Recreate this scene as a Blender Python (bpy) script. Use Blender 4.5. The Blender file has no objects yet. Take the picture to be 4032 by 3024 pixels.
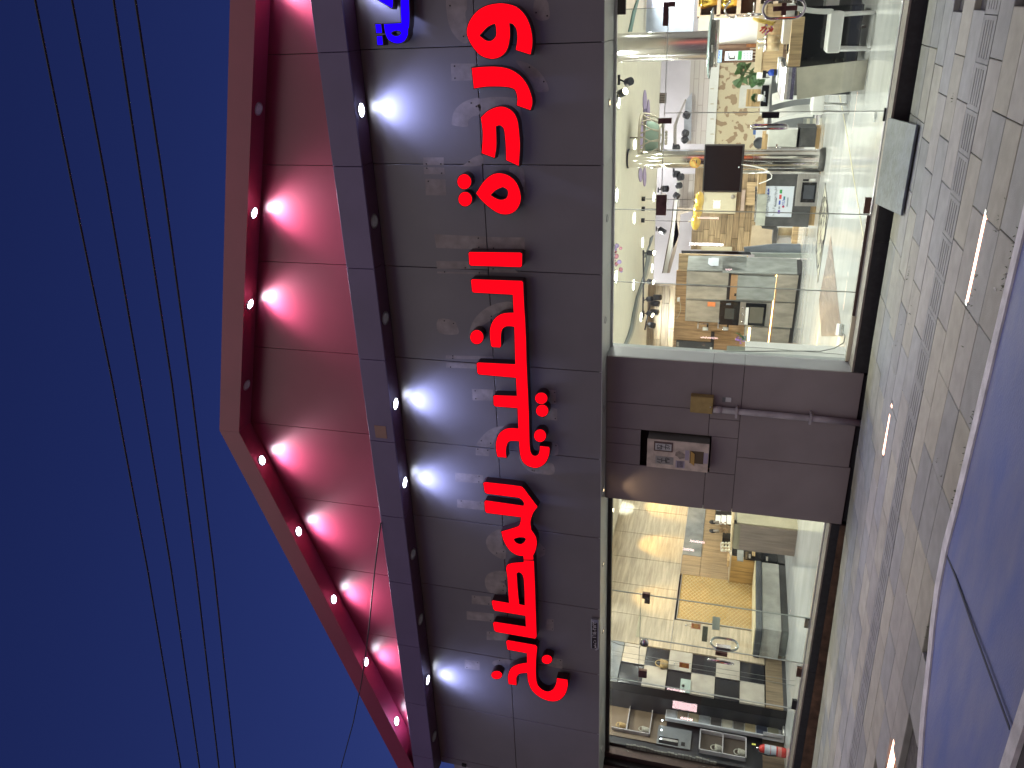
import bpy, bmesh, math, random
from mathutils import Vector, Matrix
random.seed(7)
S = bpy.context.scene
C = S.collection
# ------------------------------------------------------------------ camera
FL = 3144.856                                # focal length in pixels of the 4032 px wide photograph
YAW, PIT, ROL = -0.46026831, 0.25846743, 0.08016645
CAM = Vector((0.0, -8.523162, 1.5))
def _axes():
    cy, sy, cp, sp = math.cos(YAW), math.sin(YAW), math.cos(PIT), math.sin(PIT)
    f = Vector((sy*cp, cy*cp, sp)); r0 = Vector((cy, -sy, 0)); u0 = r0.cross(f)
    return r0*math.cos(ROL)+u0*math.sin(ROL), u0*math.cos(ROL)-r0*math.sin(ROL), f
AR, AU, AF = _axes()
cd = bpy.data.cameras.new('camera'); cam = bpy.data.objects.new('camera', cd); C.objects.link(cam)
cd.sensor_fit = 'HORIZONTAL'; cd.sensor_width = 36; cd.lens = 36*FL/4032; cd.clip_start = .05; cd.clip_end = 3000
R3 = Matrix((-AU, AR, -AF)).transposed()     # the photograph was taken with the phone turned on its side
cam.matrix_world = Matrix.Translation(CAM) @ R3.to_4x4()
S.camera = cam
# ------------------------------------------------------------------ sky, dusk fill, exposure
W = bpy.data.worlds.new('World'); S.world = W; W.use_nodes = True
nt = W.node_tree; bg = nt.nodes['Background']
sky = nt.nodes.new('ShaderNodeTexSky'); sky.sky_type = 'NISHITA'; sky.sun_disc = False
sky.sun_elevation = math.radians(2.0); sky.sun_rotation = math.radians(150); sky.altitude = 0; sky.air_density = 1; sky.dust_density = .6; sky.ozone_density = 4
mul = nt.nodes.new('ShaderNodeMix'); mul.data_type = 'RGBA'; mul.blend_type = 'MULTIPLY'; mul.inputs[0].default_value = 1
mul.inputs[7].default_value = (1.62, .76, 1.42, 1)
nt.links.new(sky.outputs[0], mul.inputs[6]); nt.links.new(mul.outputs[2], bg.inputs[0]); bg.inputs[1].default_value = 0.085
sd = bpy.data.lights.new('fill_sun', 'SUN'); fill_sun = bpy.data.objects.new('fill_sun', sd); C.objects.link(fill_sun)
sd.energy = .98; sd.angle = math.radians(75); sd.color = (1.0, .95, .80)  # soft fill lamp standing in for twilight and street light
fill_sun.rotation_euler = (math.radians(32), 0, math.radians(-12))
S.view_settings.view_transform = 'Standard'; S.view_settings.look = 'None'
S.view_settings.exposure = 0; S.view_settings.gamma = 1; S.view_settings.use_curve_mapping = False
S.cycles.transparent_max_bounces = 16; S.cycles.max_bounces = 8; S.cycles.diffuse_bounces = 4; S.cycles.glossy_bounces = 4
S.cycles.use_denoising = True
S.cycles.sample_clamp_indirect = 6
# ------------------------------------------------------------------ from the photograph's pixels to points in the place
ZM = {'A':(2300,0,.49729),'B':(2300,700,.49729),'C':(2300,1350,.49729),'D':(2300,2000,.61728),'S1':(1350,0,.60274),'S2':(1350,900,.60274),'S3':(1350,1800,.73776),
'T1':(800,0,.60277),'T2':(800,900,.60277),'T3':(800,1800,.73776),'G1':(3000,0,.60280),'G2':(3000,1000,.60280),'G3':(2900,1950,.64722),
'a1':(2400,0,.22604),'a2':(2850,0,.27125),'a3':(2400,350,.22604),'a4':(2850,350,.27125),'a5':(2400,700,.22604),'a6':(2850,700,.27125),'a7':(2400,1000,.24108),'a8':(2850,1000,.27125),
'b1':(2350,1950,.24108),'b2':(2750,1980,.27125),'b3':(2350,2350,.22604),'b4':(2750,2350,.27125),'b5':(2600,2600,.27125),'b6':(2480,1650,.18083),'c5':(2330,2700,.19531),
'g1':(3350,0,.3086),'g2':(3350,512,.3086),'g3':(3350,1024,.3086),'g4':(3250,1536,.3086),'g5':(3200,2048,.3086),'g6':(3100,2512,.3086),
'w1':(0,0,.9116),'w2':(0,1512,.9116),'n1':(2300,2380,.14472),'n2':(2700,2380,.15674),'n3':(1650,2850,.36166)}
def ray(z, x, y):
    a = ZM[z]; V = a[0]+x*a[2]; U = 3024-(a[1]+y*a[2])
    return AF*FL + AR*(U-1512) - AU*(V-2016)
def at(z, x, y, plane):
    """the point of a plane of the building that the photograph shows at this pixel; plane = ('X'|'Y'|'Z', value) or ('V', p0, p1)"""
    d = ray(z, x, y)
    if plane[0] == 'V':
        p0, p1 = Vector(plane[1]).to_3d(), Vector(plane[2]).to_3d(); e = p1-p0; n = Vector((-e.y, e.x, 0))
        t = (p0-CAM).xy.to_3d().dot(n)/d.xy.to_3d().dot(n)
    else:
        k = 'XYZ'.index(plane[0]); t = (plane[1]-CAM[k])/d[k]
    return CAM + d*t
def aY(z, x, y, v): return at(z, x, y, ('Y', v))
def aX(z, x, y, v): return at(z, x, y, ('X', v))
def aZ(z, x, y, v): return at(z, x, y, ('Z', v))
# ------------------------------------------------------------------ materials
MATS = {}
def M(name, col, rough=.6, metal=0, var=.12, scale=4, bump=0, bscale=60, stretch=(1,1,1), emit=None, estr=0, col2=None, thr=None, detail=5, rnd=0, coat=0, local=False, ior=None):
    """procedural surface: base colour varied by noise, optional second colour in blotches, bump, per-object tone"""
    if name in MATS: return MATS[name]
    m = bpy.data.materials.new(name); m.use_nodes = True; MATS[name] = m
    n, L = m.node_tree.nodes, m.node_tree.links; b = n['Principled BSDF']
    b.inputs['Roughness'].default_value = rough; b.inputs['Metallic'].default_value = metal
    if coat: b.inputs['Coat Weight'].default_value = coat
    if ior: b.inputs['IOR'].default_value = ior
    if local: src = n.new('ShaderNodeTexCoord').outputs['Object']
    else: src = n.new('ShaderNodeNewGeometry').outputs['Position']
    mp = n.new('ShaderNodeMapping'); mp.inputs['Scale'].default_value = stretch; L.new(src, mp.inputs[0])
    nz = n.new('ShaderNodeTexNoise'); nz.inputs['Scale'].default_value = scale; nz.inputs['Detail'].default_value = detail; L.new(mp.outputs[0], nz.inputs[0])
    cr = n.new('ShaderNodeValToRGB'); e = cr.color_ramp.elements
    c2 = col2 or tuple(c*(1+var) for c in col); c1 = tuple(c*(1-var) for c in col) if not col2 else col
    if thr: e[0].position, e[1].position = thr-.02, thr+.02
    else: e[0].position, e[1].position = .32, .68
    e[0].color = (*c1, 1); e[1].color = (*c2, 1); L.new(nz.outputs[0], cr.inputs[0])
    out = cr.outputs[0]
    # wide soft mottling on top of the fine variation
    nz2 = n.new('ShaderNodeTexNoise'); nz2.inputs['Scale'].default_value = scale*.17+.3; nz2.inputs['Detail'].default_value = 3; L.new(src, nz2.inputs[0])
    mr = n.new('ShaderNodeMapRange'); mr.inputs[1].default_value = .3; mr.inputs[2].default_value = .7; mr.inputs[3].default_value = 1-var*.5; mr.inputs[4].default_value = 1+var*.5
    L.new(nz2.outputs[0], mr.inputs[0])
    val = mr.outputs[0]
    if rnd:
        oi = n.new('ShaderNodeObjectInfo'); m2 = n.new('ShaderNodeMapRange'); m2.inputs[3].default_value = 1-rnd; m2.inputs[4].default_value = 1+rnd; L.new(oi.outputs['Random'], m2.inputs[0])
        mm = n.new('ShaderNodeMath'); mm.operation = 'MULTIPLY'; L.new(val, mm.inputs[0]); L.new(m2.outputs[0], mm.inputs[1]); val = mm.outputs[0]
    mx = n.new('ShaderNodeVectorMath'); mx.operation = 'SCALE'; L.new(out, mx.inputs[0]); L.new(val, mx.inputs['Scale'])
    L.new(mx.outputs[0], b.inputs['Base Color'])
    if bump:
        nb = n.new('ShaderNodeTexNoise'); nb.inputs['Scale'].default_value = bscale; nb.inputs['Detail'].default_value = 4; L.new(mp.outputs[0], nb.inputs[0])
        bp = n.new('ShaderNodeBump'); bp.inputs['Strength'].default_value = bump; bp.inputs['Distance'].default_value = .01; L.new(nb.outputs[0], bp.inputs['Height']); L.new(bp.outputs[0], b.inputs['Normal'])
        rr = n.new('ShaderNodeMapRange'); rr.inputs[3].default_value = max(0, rough-.1); rr.inputs[4].default_value = min(1, rough+.1); L.new(nb.outputs[0], rr.inputs[0]); L.new(rr.outputs[0], b.inputs['Roughness'])
    if emit:
        b.inputs['Emission Color'].default_value = (*emit, 1); b.inputs['Emission Strength'].default_value = estr
    return m
def glass_mat(name, tint=(.93,.97,.95), ior=1.5):
    m = bpy.data.materials.new(name); m.use_nodes = True; MATS[name] = m
    n, L = m.node_tree.nodes, m.node_tree.links; n.clear()
    o = n.new('ShaderNodeOutputMaterial'); t = n.new('ShaderNodeBsdfTransparent'); t.inputs[0].default_value = (*tint, 1)
    g = n.new('ShaderNodeBsdfGlossy'); g.inputs['Roughness'].default_value = .01; g.inputs[0].default_value = (.9,.95,.93,1)
    f = n.new('ShaderNodeFresnel'); x = n.new('ShaderNodeMixShader')
    ge = n.new('ShaderNodeNewGeometry'); ii = n.new('ShaderNodeMapRange'); ii.inputs[3].default_value = ior; ii.inputs[4].default_value = 1/ior   # same reflectance on both faces of the pane
    L.new(ge.outputs['Backfacing'], ii.inputs[0]); L.new(ii.outputs[0], f.inputs[0])
    L.new(f.outputs[0], x.inputs[0]); L.new(t.outputs[0], x.inputs[1]); L.new(g.outputs[0], x.inputs[2]); L.new(x.outputs[0], o.inputs[0])
    return m
def wood(name, col, axis='z', rough=.5, var=.35, scale=3, rnd=0, coat=0):
    st = {'z':(9,9,.7),'x':(.7,9,9),'y':(9,.7,9)}[axis]
    return M(name, col, rough, var=var, scale=scale, stretch=st, bump=.15, bscale=14, rnd=rnd, detail=8, coat=coat)
# ------------------------------------------------------------------ mesh helpers
class MB:
    """collects shapes; build() links them as one mesh object"""
    def __init__(s): s.v, s.f, s.sm = [], [], []
    def add(s, vs, fs, smooth=False):
        o = len(s.v); s.v += [Vector(v) for v in vs]; s.f += [tuple(i+o for i in f) for f in fs]; s.sm += [smooth]*len(fs); return s
    def box(s, a, b):
        (x0,y0,z0),(x1,y1,z1) = [min(p,q) for p,q in zip(a,b)], [max(p,q) for p,q in zip(a,b)]
        return s.add([(x0,y0,z0),(x1,y0,z0),(x1,y1,z0),(x0,y1,z0),(x0,y0,z1),(x1,y0,z1),(x1,y1,z1),(x0,y1,z1)],
            [(3,2,1,0),(4,5,6,7),(0,1,5,4),(1,2,6,5),(2,3,7,6),(3,0,4,7)])
    def hexa(s, q, off):
        """quad (4 points) extruded by a vector"""
        q = [Vector(p) for p in q]; off = Vector(off); k = len(q)
        nrm = (q[1]-q[0]).cross(q[2]-q[1])
        if nrm.dot(off) > 0: q = q[::-1]
        vs = q + [p+off for p in q]
        return s.add(vs, [tuple(range(k)), tuple(range(2*k-1, k-1, -1))] + [(i, i+k, (i+1)%k+k, (i+1)%k) for i in range(k)])
    def tube(s, pts, r, n=8, cap=True, closed=False):
        pts = [Vector(p) for p in pts]; rings = []; m = len(pts)
        for i, p in enumerate(pts):
            a = pts[(i-1) % m] if closed else pts[max(i-1,0)]; b = pts[(i+1) % m] if closed else pts[min(i+1,m-1)]
            t = (b-a).normalized(); ref = Vector((0,0,1)) if abs(t.z) < .9 else Vector((1,0,0))
            if i and rings: ref = last
            u = t.cross(ref).normalized(); w = u.cross(t).normalized(); last = w
            rr = r[i] if isinstance(r, (list,tuple)) else r
            rings.append([p + (u*math.cos(2*math.pi*k/n) + w*math.sin(2*math.pi*k/n))*rr for k in range(n)])
        vs = [v for R in rings for v in R]; fs = []
        for i in range(m if closed else m-1):
            j = (i+1) % m
            for k in range(n): fs.append((i*n+k, i*n+(k+1)%n, j*n+(k+1)%n, j*n+k))
        s.add(vs, fs, True)
        if cap and not closed: s.add(rings[0], [tuple(range(n))[::-1]]); s.add(rings[-1], [tuple(range(n))])
        return s
    def lathe(s, c, prof, n=20, axis='z'):
        """profile of (radius, height) turned about an axis through c"""
        c = Vector(c); vs = []
        for r, h in prof:
            for k in range(n):
                a = 2*math.pi*k/n; p = (math.cos(a)*r, math.sin(a)*r, h)
                if axis == 'y': p = (p[0], p[2], p[1])
                if axis == 'x': p = (p[2], p[0], p[1])
                vs.append(c+Vector(p))
        fs = [(i*n+k, i*n+(k+1)%n, (i+1)*n+(k+1)%n, (i+1)*n+k) for i in range(len(prof)-1) for k in range(n)]
        return s.add(vs, fs, True)
    def disc(s, c, r, h=.01, n=24, axis='z'):
        return s.lathe(c, [(0.0001,0),(r,0),(r,h),(0.0001,h)], n, axis)
    def build(s, name, mat, parent=None, bevel=0, seg=2, origin=None):
        me = bpy.data.meshes.new(name)
        if parent is not None: o0 = parent.matrix_world.translation.copy() if parent.parent is None else wloc(parent)
        elif origin is not None: o0 = Vector(origin)
        else:
            lo = [min(v[i] for v in s.v) for i in range(3)]; hi = [max(v[i] for v in s.v) for i in range(3)]
            o0 = Vector(((lo[0]+hi[0])/2, (lo[1]+hi[1])/2, lo[2]))
        if parent is not None and origin is None:
            lo = [min(v[i] for v in s.v) for i in range(3)]; hi = [max(v[i] for v in s.v) for i in range(3)]
            own = Vector(((lo[0]+hi[0])/2, (lo[1]+hi[1])/2, lo[2]))
        else: own = Vector(origin) if origin is not None else o0
        me.from_pydata([v-own for v in s.v], [], s.f)
        for p, k in zip(me.polygons, s.sm): p.use_smooth = k
        bm = bmesh.new(); bm.from_mesh(me); bmesh.ops.remove_doubles(bm, verts=bm.verts, dist=1e-5); bmesh.ops.recalc_face_normals(bm, faces=bm.faces)
        if bevel: bmesh.ops.bevel(bm, geom=[e for e in bm.edges if len(e.link_faces)==2 and e.calc_face_angle(0)>.6], offset=bevel, segments=seg, affect='EDGES', profile=.6)
        bm.to_mesh(me); bm.free()
        o = bpy.data.objects.new(name, me); C.objects.link(o)
        if mat: me.materials.append(mat)
        o['_w'] = own[:]
        if parent is not None: o.parent = parent; o.location = own-o0
        else: o.location = own
        return o
def wloc(o):
    return Vector(o['_w'])
def thing(name, label, cat, loc=(0,0,0), group=None):
    o = bpy.data.objects.new(name, None); C.objects.link(o); o.location = loc; o['_w'] = tuple(loc)
    o.empty_display_size = .1
    o.matrix_world = Matrix.Translation(Vector(loc))
    tag(o, label, cat, group); return o
def tag(o, label, cat, group=None):
    o['label'] = label; o['category'] = cat
    if group: o['group'] = group
    return o
def struct(o): o['kind'] = 'structure'; return o
def stuff(o): o['kind'] = 'stuff'; return o
def dup(root, loc, label=None):
    r = root.copy(); C.objects.link(r); r.location = loc
    if label: r['label'] = label
    for ch in list(root.children):
        c = ch.copy(); C.objects.link(c); c.parent = r
        for g in ch.children:
            d = g.copy(); C.objects.link(d); d.parent = c
    return r
def pane_off(plane, depth):
    if plane[0] == 'Y': return Vector((0, depth, 0))
    if plane[0] == 'X': return Vector((-depth, 0, 0))
    if plane[0] == 'Z': return Vector((0, 0, depth))
    e = (Vector(plane[2]).to_3d()-Vector(plane[1]).to_3d()); n = Vector((-e.y, e.x, 0)).normalized()
    if n.dot(Vector(plane[1]).to_3d()-CAM) < 0: n = -n
    return n*depth
def corners(z, x0, y0, x1, y1, plane):
    """upright rectangle whose top right corner shows at (x0,y0) and bottom left corner at (x1,y1)"""
    a, b = at(z, x0, y0, plane), at(z, x1, y1, plane)
    return [Vector((b.x,b.y,b.z)), Vector((a.x,a.y,b.z)), Vector((a.x,a.y,a.z)), Vector((b.x,b.y,a.z))]
def rect(name, z, x0, y0, x1, y1, plane, mat, parent=None, depth=.02, bevel=0, proud=0, z1=None):
    q = corners(z, x0, y0, x1, y1, plane)
    if z1 is not None:
        for i in (0,1): q[i].z = z1
    off = pane_off(plane, 1)
    q = [p-off*proud for p in q]
    return MB().hexa(q, off*depth).build(name, mat, parent, bevel)
def poly(name, z, pts, plane, mat, parent=None, depth=.02, proud=0):
    off = pane_off(plane, 1)
    return extrude_poly(name, [at(z, x, y, plane)-off*proud for x, y in pts], off*depth, mat, parent)
def extrude_poly(name, pts, off, mat, parent=None, holes=(), face_only=False):
    """outline with holes, filled and pulled out to a solid"""
    bm = bmesh.new(); off = Vector(off); edges = []
    for loop in [pts]+list(holes):
        vs = [bm.verts.new(p) for p in loop]
        edges += [bm.edges.new((vs[i], vs[(i+1) % len(vs)])) for i in range(len(vs))]
    bmesh.ops.triangle_fill(bm, use_beauty=True, use_dissolve=False, edges=edges)
    if off.length > 0:
        g = bmesh.ops.extrude_face_region(bm, geom=bm.faces[:])
        bmesh.ops.translate(bm, verts=[v for v in g['geom'] if isinstance(v, bmesh.types.BMVert)], vec=off)
    bmesh.ops.recalc_face_normals(bm, faces=bm.faces)
    mb = MB(); bm.verts.index_update(); mb.add([v.co.copy() for v in bm.verts], [tuple(v.index for v in f.verts) for f in bm.faces]); bm.free()
    return mb.build(name, mat, parent)
def smooth(pts, seg=5):
    """(x,y) are corners, (x,y,1) lie on a rounded stretch; Catmull-Rom between them"""
    n = len(pts); out = []
    for i in range(n):
        p0, p1, p2, p3 = [pts[(i+k) % n] for k in (-1,0,1,2)]
        out.append((p1[0], p1[1]))
        c1, c2 = len(p1) > 2, len(p2) > 2
        if not (c1 or c2): continue
        a = p0 if c1 else (2*p1[0]-p2[0], 2*p1[1]-p2[1]); b = p3 if c2 else (2*p2[0]-p1[0], 2*p2[1]-p1[1])
        for k in range(1, seg):
            t = k/seg; t2, t3 = t*t, t*t*t
            out.append(tuple(.5*((2*p1[j]) + (-a[j]+p2[j])*t + (2*a[j]-5*p1[j]+4*p2[j]-b[j])*t2 + (-a[j]+3*p1[j]-3*p2[j]+b[j])*t3) for j in (0,1)))
    return out
def text(name, s, size, loc, rot, mat, parent, ext=.0008):
    cu = bpy.data.curves.new(name, 'FONT'); cu.body = s; cu.size = size; cu.extrude = ext; cu.align_x = 'CENTER'; cu.align_y = 'CENTER'
    tmp = bpy.data.objects.new(name, cu); C.objects.link(tmp); bpy.context.view_layer.update()
    me = bpy.data.meshes.new_from_object(tmp.evaluated_get(bpy.context.evaluated_depsgraph_get())); bpy.data.objects.remove(tmp); bpy.data.curves.remove(cu)
    me.materials.clear(); me.materials.append(mat); o = bpy.data.objects.new(name, me); C.objects.link(o)
    o.rotation_euler = rot; o.parent = parent; o.location = Vector(loc)-wloc(parent); o['_w'] = tuple(loc); return o
FRONT = (math.pi/2, 0, 0); LEFTW = (math.pi/2, 0, math.pi/2)
def spot(name, loc, to, watts, deg, col=(1,1,1), blend=.4, size=.03):
    l = bpy.data.lights.new(name, 'SPOT'); l.energy = watts; l.spot_size = math.radians(deg); l.spot_blend = blend; l.color = col; l.shadow_soft_size = size
    o = bpy.data.objects.new(name, l); C.objects.link(o); o.location = loc
    o.rotation_euler = (Vector(to)-Vector(loc)).to_track_quat('-Z', 'Y').to_euler(); return o
def area(name, loc, to, watts, size, col=(1,1,1)):
    l = bpy.data.lights.new(name, 'AREA'); l.energy = watts; l.size = size; l.shape = 'DISK'; l.color = col
    o = bpy.data.objects.new(name, l); C.objects.link(o); o.location = loc
    o.rotation_euler = (Vector(to)-Vector(loc)).to_track_quat('-Z', 'Y').to_euler(); return o
GLASS = glass_mat('shop_glass'); THICK_EDGE = M('glass_edge', (.10,.30,.24), .15, var=.05)
# ------------------------------------------------------------------ ground, pavement, kerbs, painted lane
def gz(x): return -.019*max(0., -x-3.6)
EARTH = M('earth', (.10,.085,.07), .95, var=.3, scale=3)
struct(MB().box((-400,-400,-1.2), (400,400,-.22)).build('ground', EARTH))
PAV = [M('paver_beige', (.285,.266,.213), .75, var=.12, scale=7, bump=.3, bscale=120, rnd=.10), M('paver_grey', (.225,.222,.208), .75, var=.12, scale=7, bump=.3, bscale=120, rnd=.12), M('paver_pale', (.265,.25,.22), .75, var=.12, scale=7, bump=.3, bscale=120, rnd=.10)]
JOINT = M('joint_sand_groove_shade', (.075,.068,.06), .95, var=.3, scale=20, bump=.4)
pavement = struct(MB().add([(3,.10,-.045),(3,-3.66,-.045),(-3.6,-3.66,-.045),(-3.6,.10,-.045),(-13,-4.8,-.045+gz(-13)),(-13,.10,-.045+gz(-13)),(-3.6,-4.8,-.045)],
    [(0,3,2,1),(3,5,4,6,2)]).build('pavement', JOINT, origin=(0,0,0)))
ED = [.10,-.285,-.62,-.955,-1.285,-1.63,-1.965,-2.305,-2.62,-2.95,-3.285,-3.62,-3.95,-4.28]
PHASE = [-.49,-.488,-.60,-.795,-.483,-.771,0,-.445,-.735,-.735,-.72,-.69,-.5]
def paver_mesh(w):
    o = MB().box((-.297,-w/2+.004,-.05), (.297,w/2-.004,0)).build('paver', None, None, .004, 1, origin=(0,0,0)); me = o.data; bpy.data.objects.remove(o); return me
pm = {}
rr = random.Random(11)
def inside(x, y):       # pavement side of the kerb
    k = [(-3.36,-3.60),(-3.93,-3.68),(-4.15,-3.78),(-4.58,-3.92),(-4.92,-4.10),(-6.3,-4.9)]
    if x > k[0][0]: return y > -3.62
    for (x0,y0),(x1,y1) in zip(k, k[1:]):
        if x0 >= x >= x1: return y > y0+(y1-y0)*(x-x0)/(x1-x0)
    return True
for r in range(len(ED)-1):
    if r == 6: continue
    w = round(ED[r]-ED[r+1], 4); yc = (ED[r]+ED[r+1])/2
    if w not in pm:
        pm[w] = [paver_mesh(w)]
        for k in (1,2): pm[w].append(pm[w][0].copy())
        for k in range(3): pm[w][k].materials.clear(); pm[w][k].materials.append(PAV[k])
    prev = 0
    for i in range(-1, 22):
        x = PHASE[r]+.3-.6*i-.3
        x = x-.3
        if x > .75 or x < -12.2 or not inside(x+.25, ED[r]-.12): continue
        if r < 3 and False: continue
        lim = .35+.6*(r/12)       # towards the kerb the frame sees less of the left
        if x < -12.0+ r*.62: continue
        if x > .5-.0 or x > .45 + 0*r: continue
        c = rr.choices([0,1,2], [.42,.38,.20] if r < 9 else [.25,.55,.2])[0]
        if c == prev and rr.random() < .5: c = (c+1) % 3
        prev = c
        o = bpy.data.objects.new('paver', pm[w][c]); C.objects.link(o); o.parent = pavement
        o.location = (x, yc, gz(x)+rr.uniform(-.002,.0015)); o.rotation_euler = (rr.uniform(-.002,.002), -.019 if x < -3.6 else 0, 0)
# tactile strip
TAC = M('paver_tactile', (.20,.197,.187), .75, var=.12, scale=7, bump=.3, bscale=120, rnd=.08)
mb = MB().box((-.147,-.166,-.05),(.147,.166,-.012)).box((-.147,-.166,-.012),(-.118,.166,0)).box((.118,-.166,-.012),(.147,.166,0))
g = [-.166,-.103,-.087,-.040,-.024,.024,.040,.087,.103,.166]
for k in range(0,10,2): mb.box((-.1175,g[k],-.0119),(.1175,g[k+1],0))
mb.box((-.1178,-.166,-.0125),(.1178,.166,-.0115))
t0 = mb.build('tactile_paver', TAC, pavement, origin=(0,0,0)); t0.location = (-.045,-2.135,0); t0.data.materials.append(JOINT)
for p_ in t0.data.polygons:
    if p_.center.z < -.008 and p_.normal.z > .9: p_.material_index = 1  # dark sandy groove bottoms, whose colour also strengthens the shade there
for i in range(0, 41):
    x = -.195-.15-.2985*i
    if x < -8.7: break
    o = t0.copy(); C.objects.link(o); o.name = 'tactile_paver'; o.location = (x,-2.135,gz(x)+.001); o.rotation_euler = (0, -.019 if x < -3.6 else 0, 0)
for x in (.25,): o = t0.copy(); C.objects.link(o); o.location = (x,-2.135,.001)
# kerbs and the blue lane
KERB = M('white_kerb', (.52,.50,.52), .8, var=.18, scale=9, bump=.4, bscale=60)
BLUE = M('blue_paint', (.088,.12,.31), .7, col2=(.16,.175,.30), scale=2.2, var=.3, bump=.25, bscale=60, stretch=(.7,2,1))
kin = [(3,-3.64),(-1.2,-3.64),(-3.05,-3.625),(-3.36,-3.60),(-3.70,-3.64),(-3.93,-3.70),(-4.15,-3.79),(-4.58,-3.93),(-4.92,-4.10),(-5.6,-4.50),(-6.8,-5.2)]
kout = [(3,-3.73),(-1.2,-3.73),(-3.0,-3.722),(-3.33,-3.70),(-3.66,-3.735),(-3.88,-3.79),(-4.10,-3.875),(-4.52,-4.02),(-4.85,-4.18),(-5.5,-4.58),(-6.6,-5.2)]
kb = MB()
for (a,b,c,d) in zip(kin, kin[1:], kout[1:], kout): kb.hexa([(p[0],p[1],.012+gz(p[0])*.5) for p in (a,b,c,d)], (0,0,-.2))
struct(kb.build('kerb', KERB))
lane = struct(MB().add([(p[0],p[1],.0+gz(p[0])*.5) for p in kout]+[(3,-5.2,0)], [tuple(range(len(kout)+1))[::-1]]).build('painted_lane', BLUE, origin=(0,0,0)))
SEAM = M('seam', (.045,.05,.075), .9)
sp = [aZ(z,x,y,-.02)+Vector((0,0,.02+.0015+.5*gz(aZ(z,x,y,-.02).x))) for z,x,y in (('G3',1275,310),('G3',1355,500),('G3',1470,830),('G3',1560,1075),('G3',1690,1425))]
sm = MB()
for a, b in zip(sp, sp[1:]):
    n = Vector((-(b-a).y,(b-a).x,0)).normalized()*.010; sm.hexa([a-n,b-n,b+n,a+n],(0,0,-.003))
sm.build('seam', SEAM, lane)
struct(MB().box((3,-5.305,-.2),(-9,-5.205,.012)).build('kerb_far', KERB))
ASPH = M('asphalt', (.06,.055,.055), .9, var=.25, scale=30, bump=.5, bscale=200)
struct(MB().box((60,-40,-.3),(-60,-5.31,-.01)).build('road', ASPH))
RUST = M('rusty_concrete', (.10,.058,.035), .9, var=.45, scale=7, bump=.6, bscale=30)
struct(MB().box((3,.101,-.4),(-3.6,.33,-.06)).add([(-3.6,.101,-.06),(-3.6,.33,-.06),(-12.5,.33,-.22),(-12.5,.101,-.22)],[(0,1,2,3)]).build('gutter', RUST))
struct(MB().box((-12.5,-4.8,-.5),(-3.6,.1,-.215)).build('subbase', EARTH))
# weeds in the joints
WEED = M('weed', (.07,.09,.04), .9); wb = MB()
for z,x,y,n,s in (('g3',1530,600,26,.09),('g3',740,160,20,.07),('g3',610,990,20,.07),('g3',1975,240,22,.06),('g4',1880,350,14,.05),('g4',1765,825,16,.05),('g4',1650,1350,22,.06),('g5',1440,1420,14,.04),('g2',1890,1200,16,.06),('g2',2100,1370,12,.05),('g3',2000,190,12,.05),('g3',760,700,12,.05),('g1',1305,1230,8,.02),('g4',1430,905,8,.03),('g4',1500,1055,7,.03)):
    c = aZ(z,x,y,.0)
    for k in range(n//2):
        p = c+Vector((rr.gauss(0,s),rr.gauss(0,s*.25),gz(c.x))); a = rr.uniform(0,6.28); h = rr.uniform(.006,.018); d = Vector((math.cos(a),math.sin(a),0))
        wb.add([p-d*.004,p+d*.004,p+d*.006*rr.uniform(-1,1)+Vector((rr.uniform(-.01,.01),rr.uniform(-.01,.01),h))],[(0,1,2)])
stuff(wb.build('weeds', WEED))
LITT = M('paper_scrap', (.6,.58,.55), .8)
for (z,x,y,s,lab) in (('g3',1840,375,.018,'white chewing gum sized paper scrap on the paver nearest the kerb'),('g3',1985,175,.022,'crumpled pale scrap of litter against the white kerb')):
    p = aZ(z,x,y,.008); o = MB().add([p+Vector((rr.uniform(-s,s),rr.uniform(-s,s),rr.uniform(-.006,.01))) for _ in range(7)],[(0,1,2),(2,3,4),(4,5,6),(0,3,6),(1,4,5)]).build('paper_scrap', LITT); tag(o, lab, 'litter')
# light strips set into the pavement
STRIP = M('light_strip_lens', (.9,.6,.5), .4, emit=(1,.50,.34), estr=5)
METAL = M('brushed_metal', (.55,.55,.56), .35, metal=1, var=.08, scale=20)
for (xa,xb,y,lab) in ((-1.315,-1.885,-2.953,'glowing orange light strip in the paving nearest the blue lane and the stone ramp'),(-3.455,-3.985,-1.335,'glowing orange light strip in the paving in front of the grey pier'),(-5.27,-5.84,-3.39,'glowing orange light strip in the paving at the lower edge, beside the kerb bend')):
    t = thing('ground_light_strip', lab, 'ground light', ((xa+xb)/2,y,gz(xa)), 'light strips set in the pavement')
    z = gz((xa+xb)/2)
    MB().box((xa,y-.021,z-.03),(xb,y+.021,z+.0035)).build('lens', STRIP, t)
    MB().box((xa+.03,y-.026,z-.03),(xa+.001,y+.026,z+.005)).build('end_cap', METAL, t); MB().box((xb-.001,y-.026,z-.03),(xb-.03,y+.026,z+.005)).build('end_cap', METAL, t)
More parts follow.
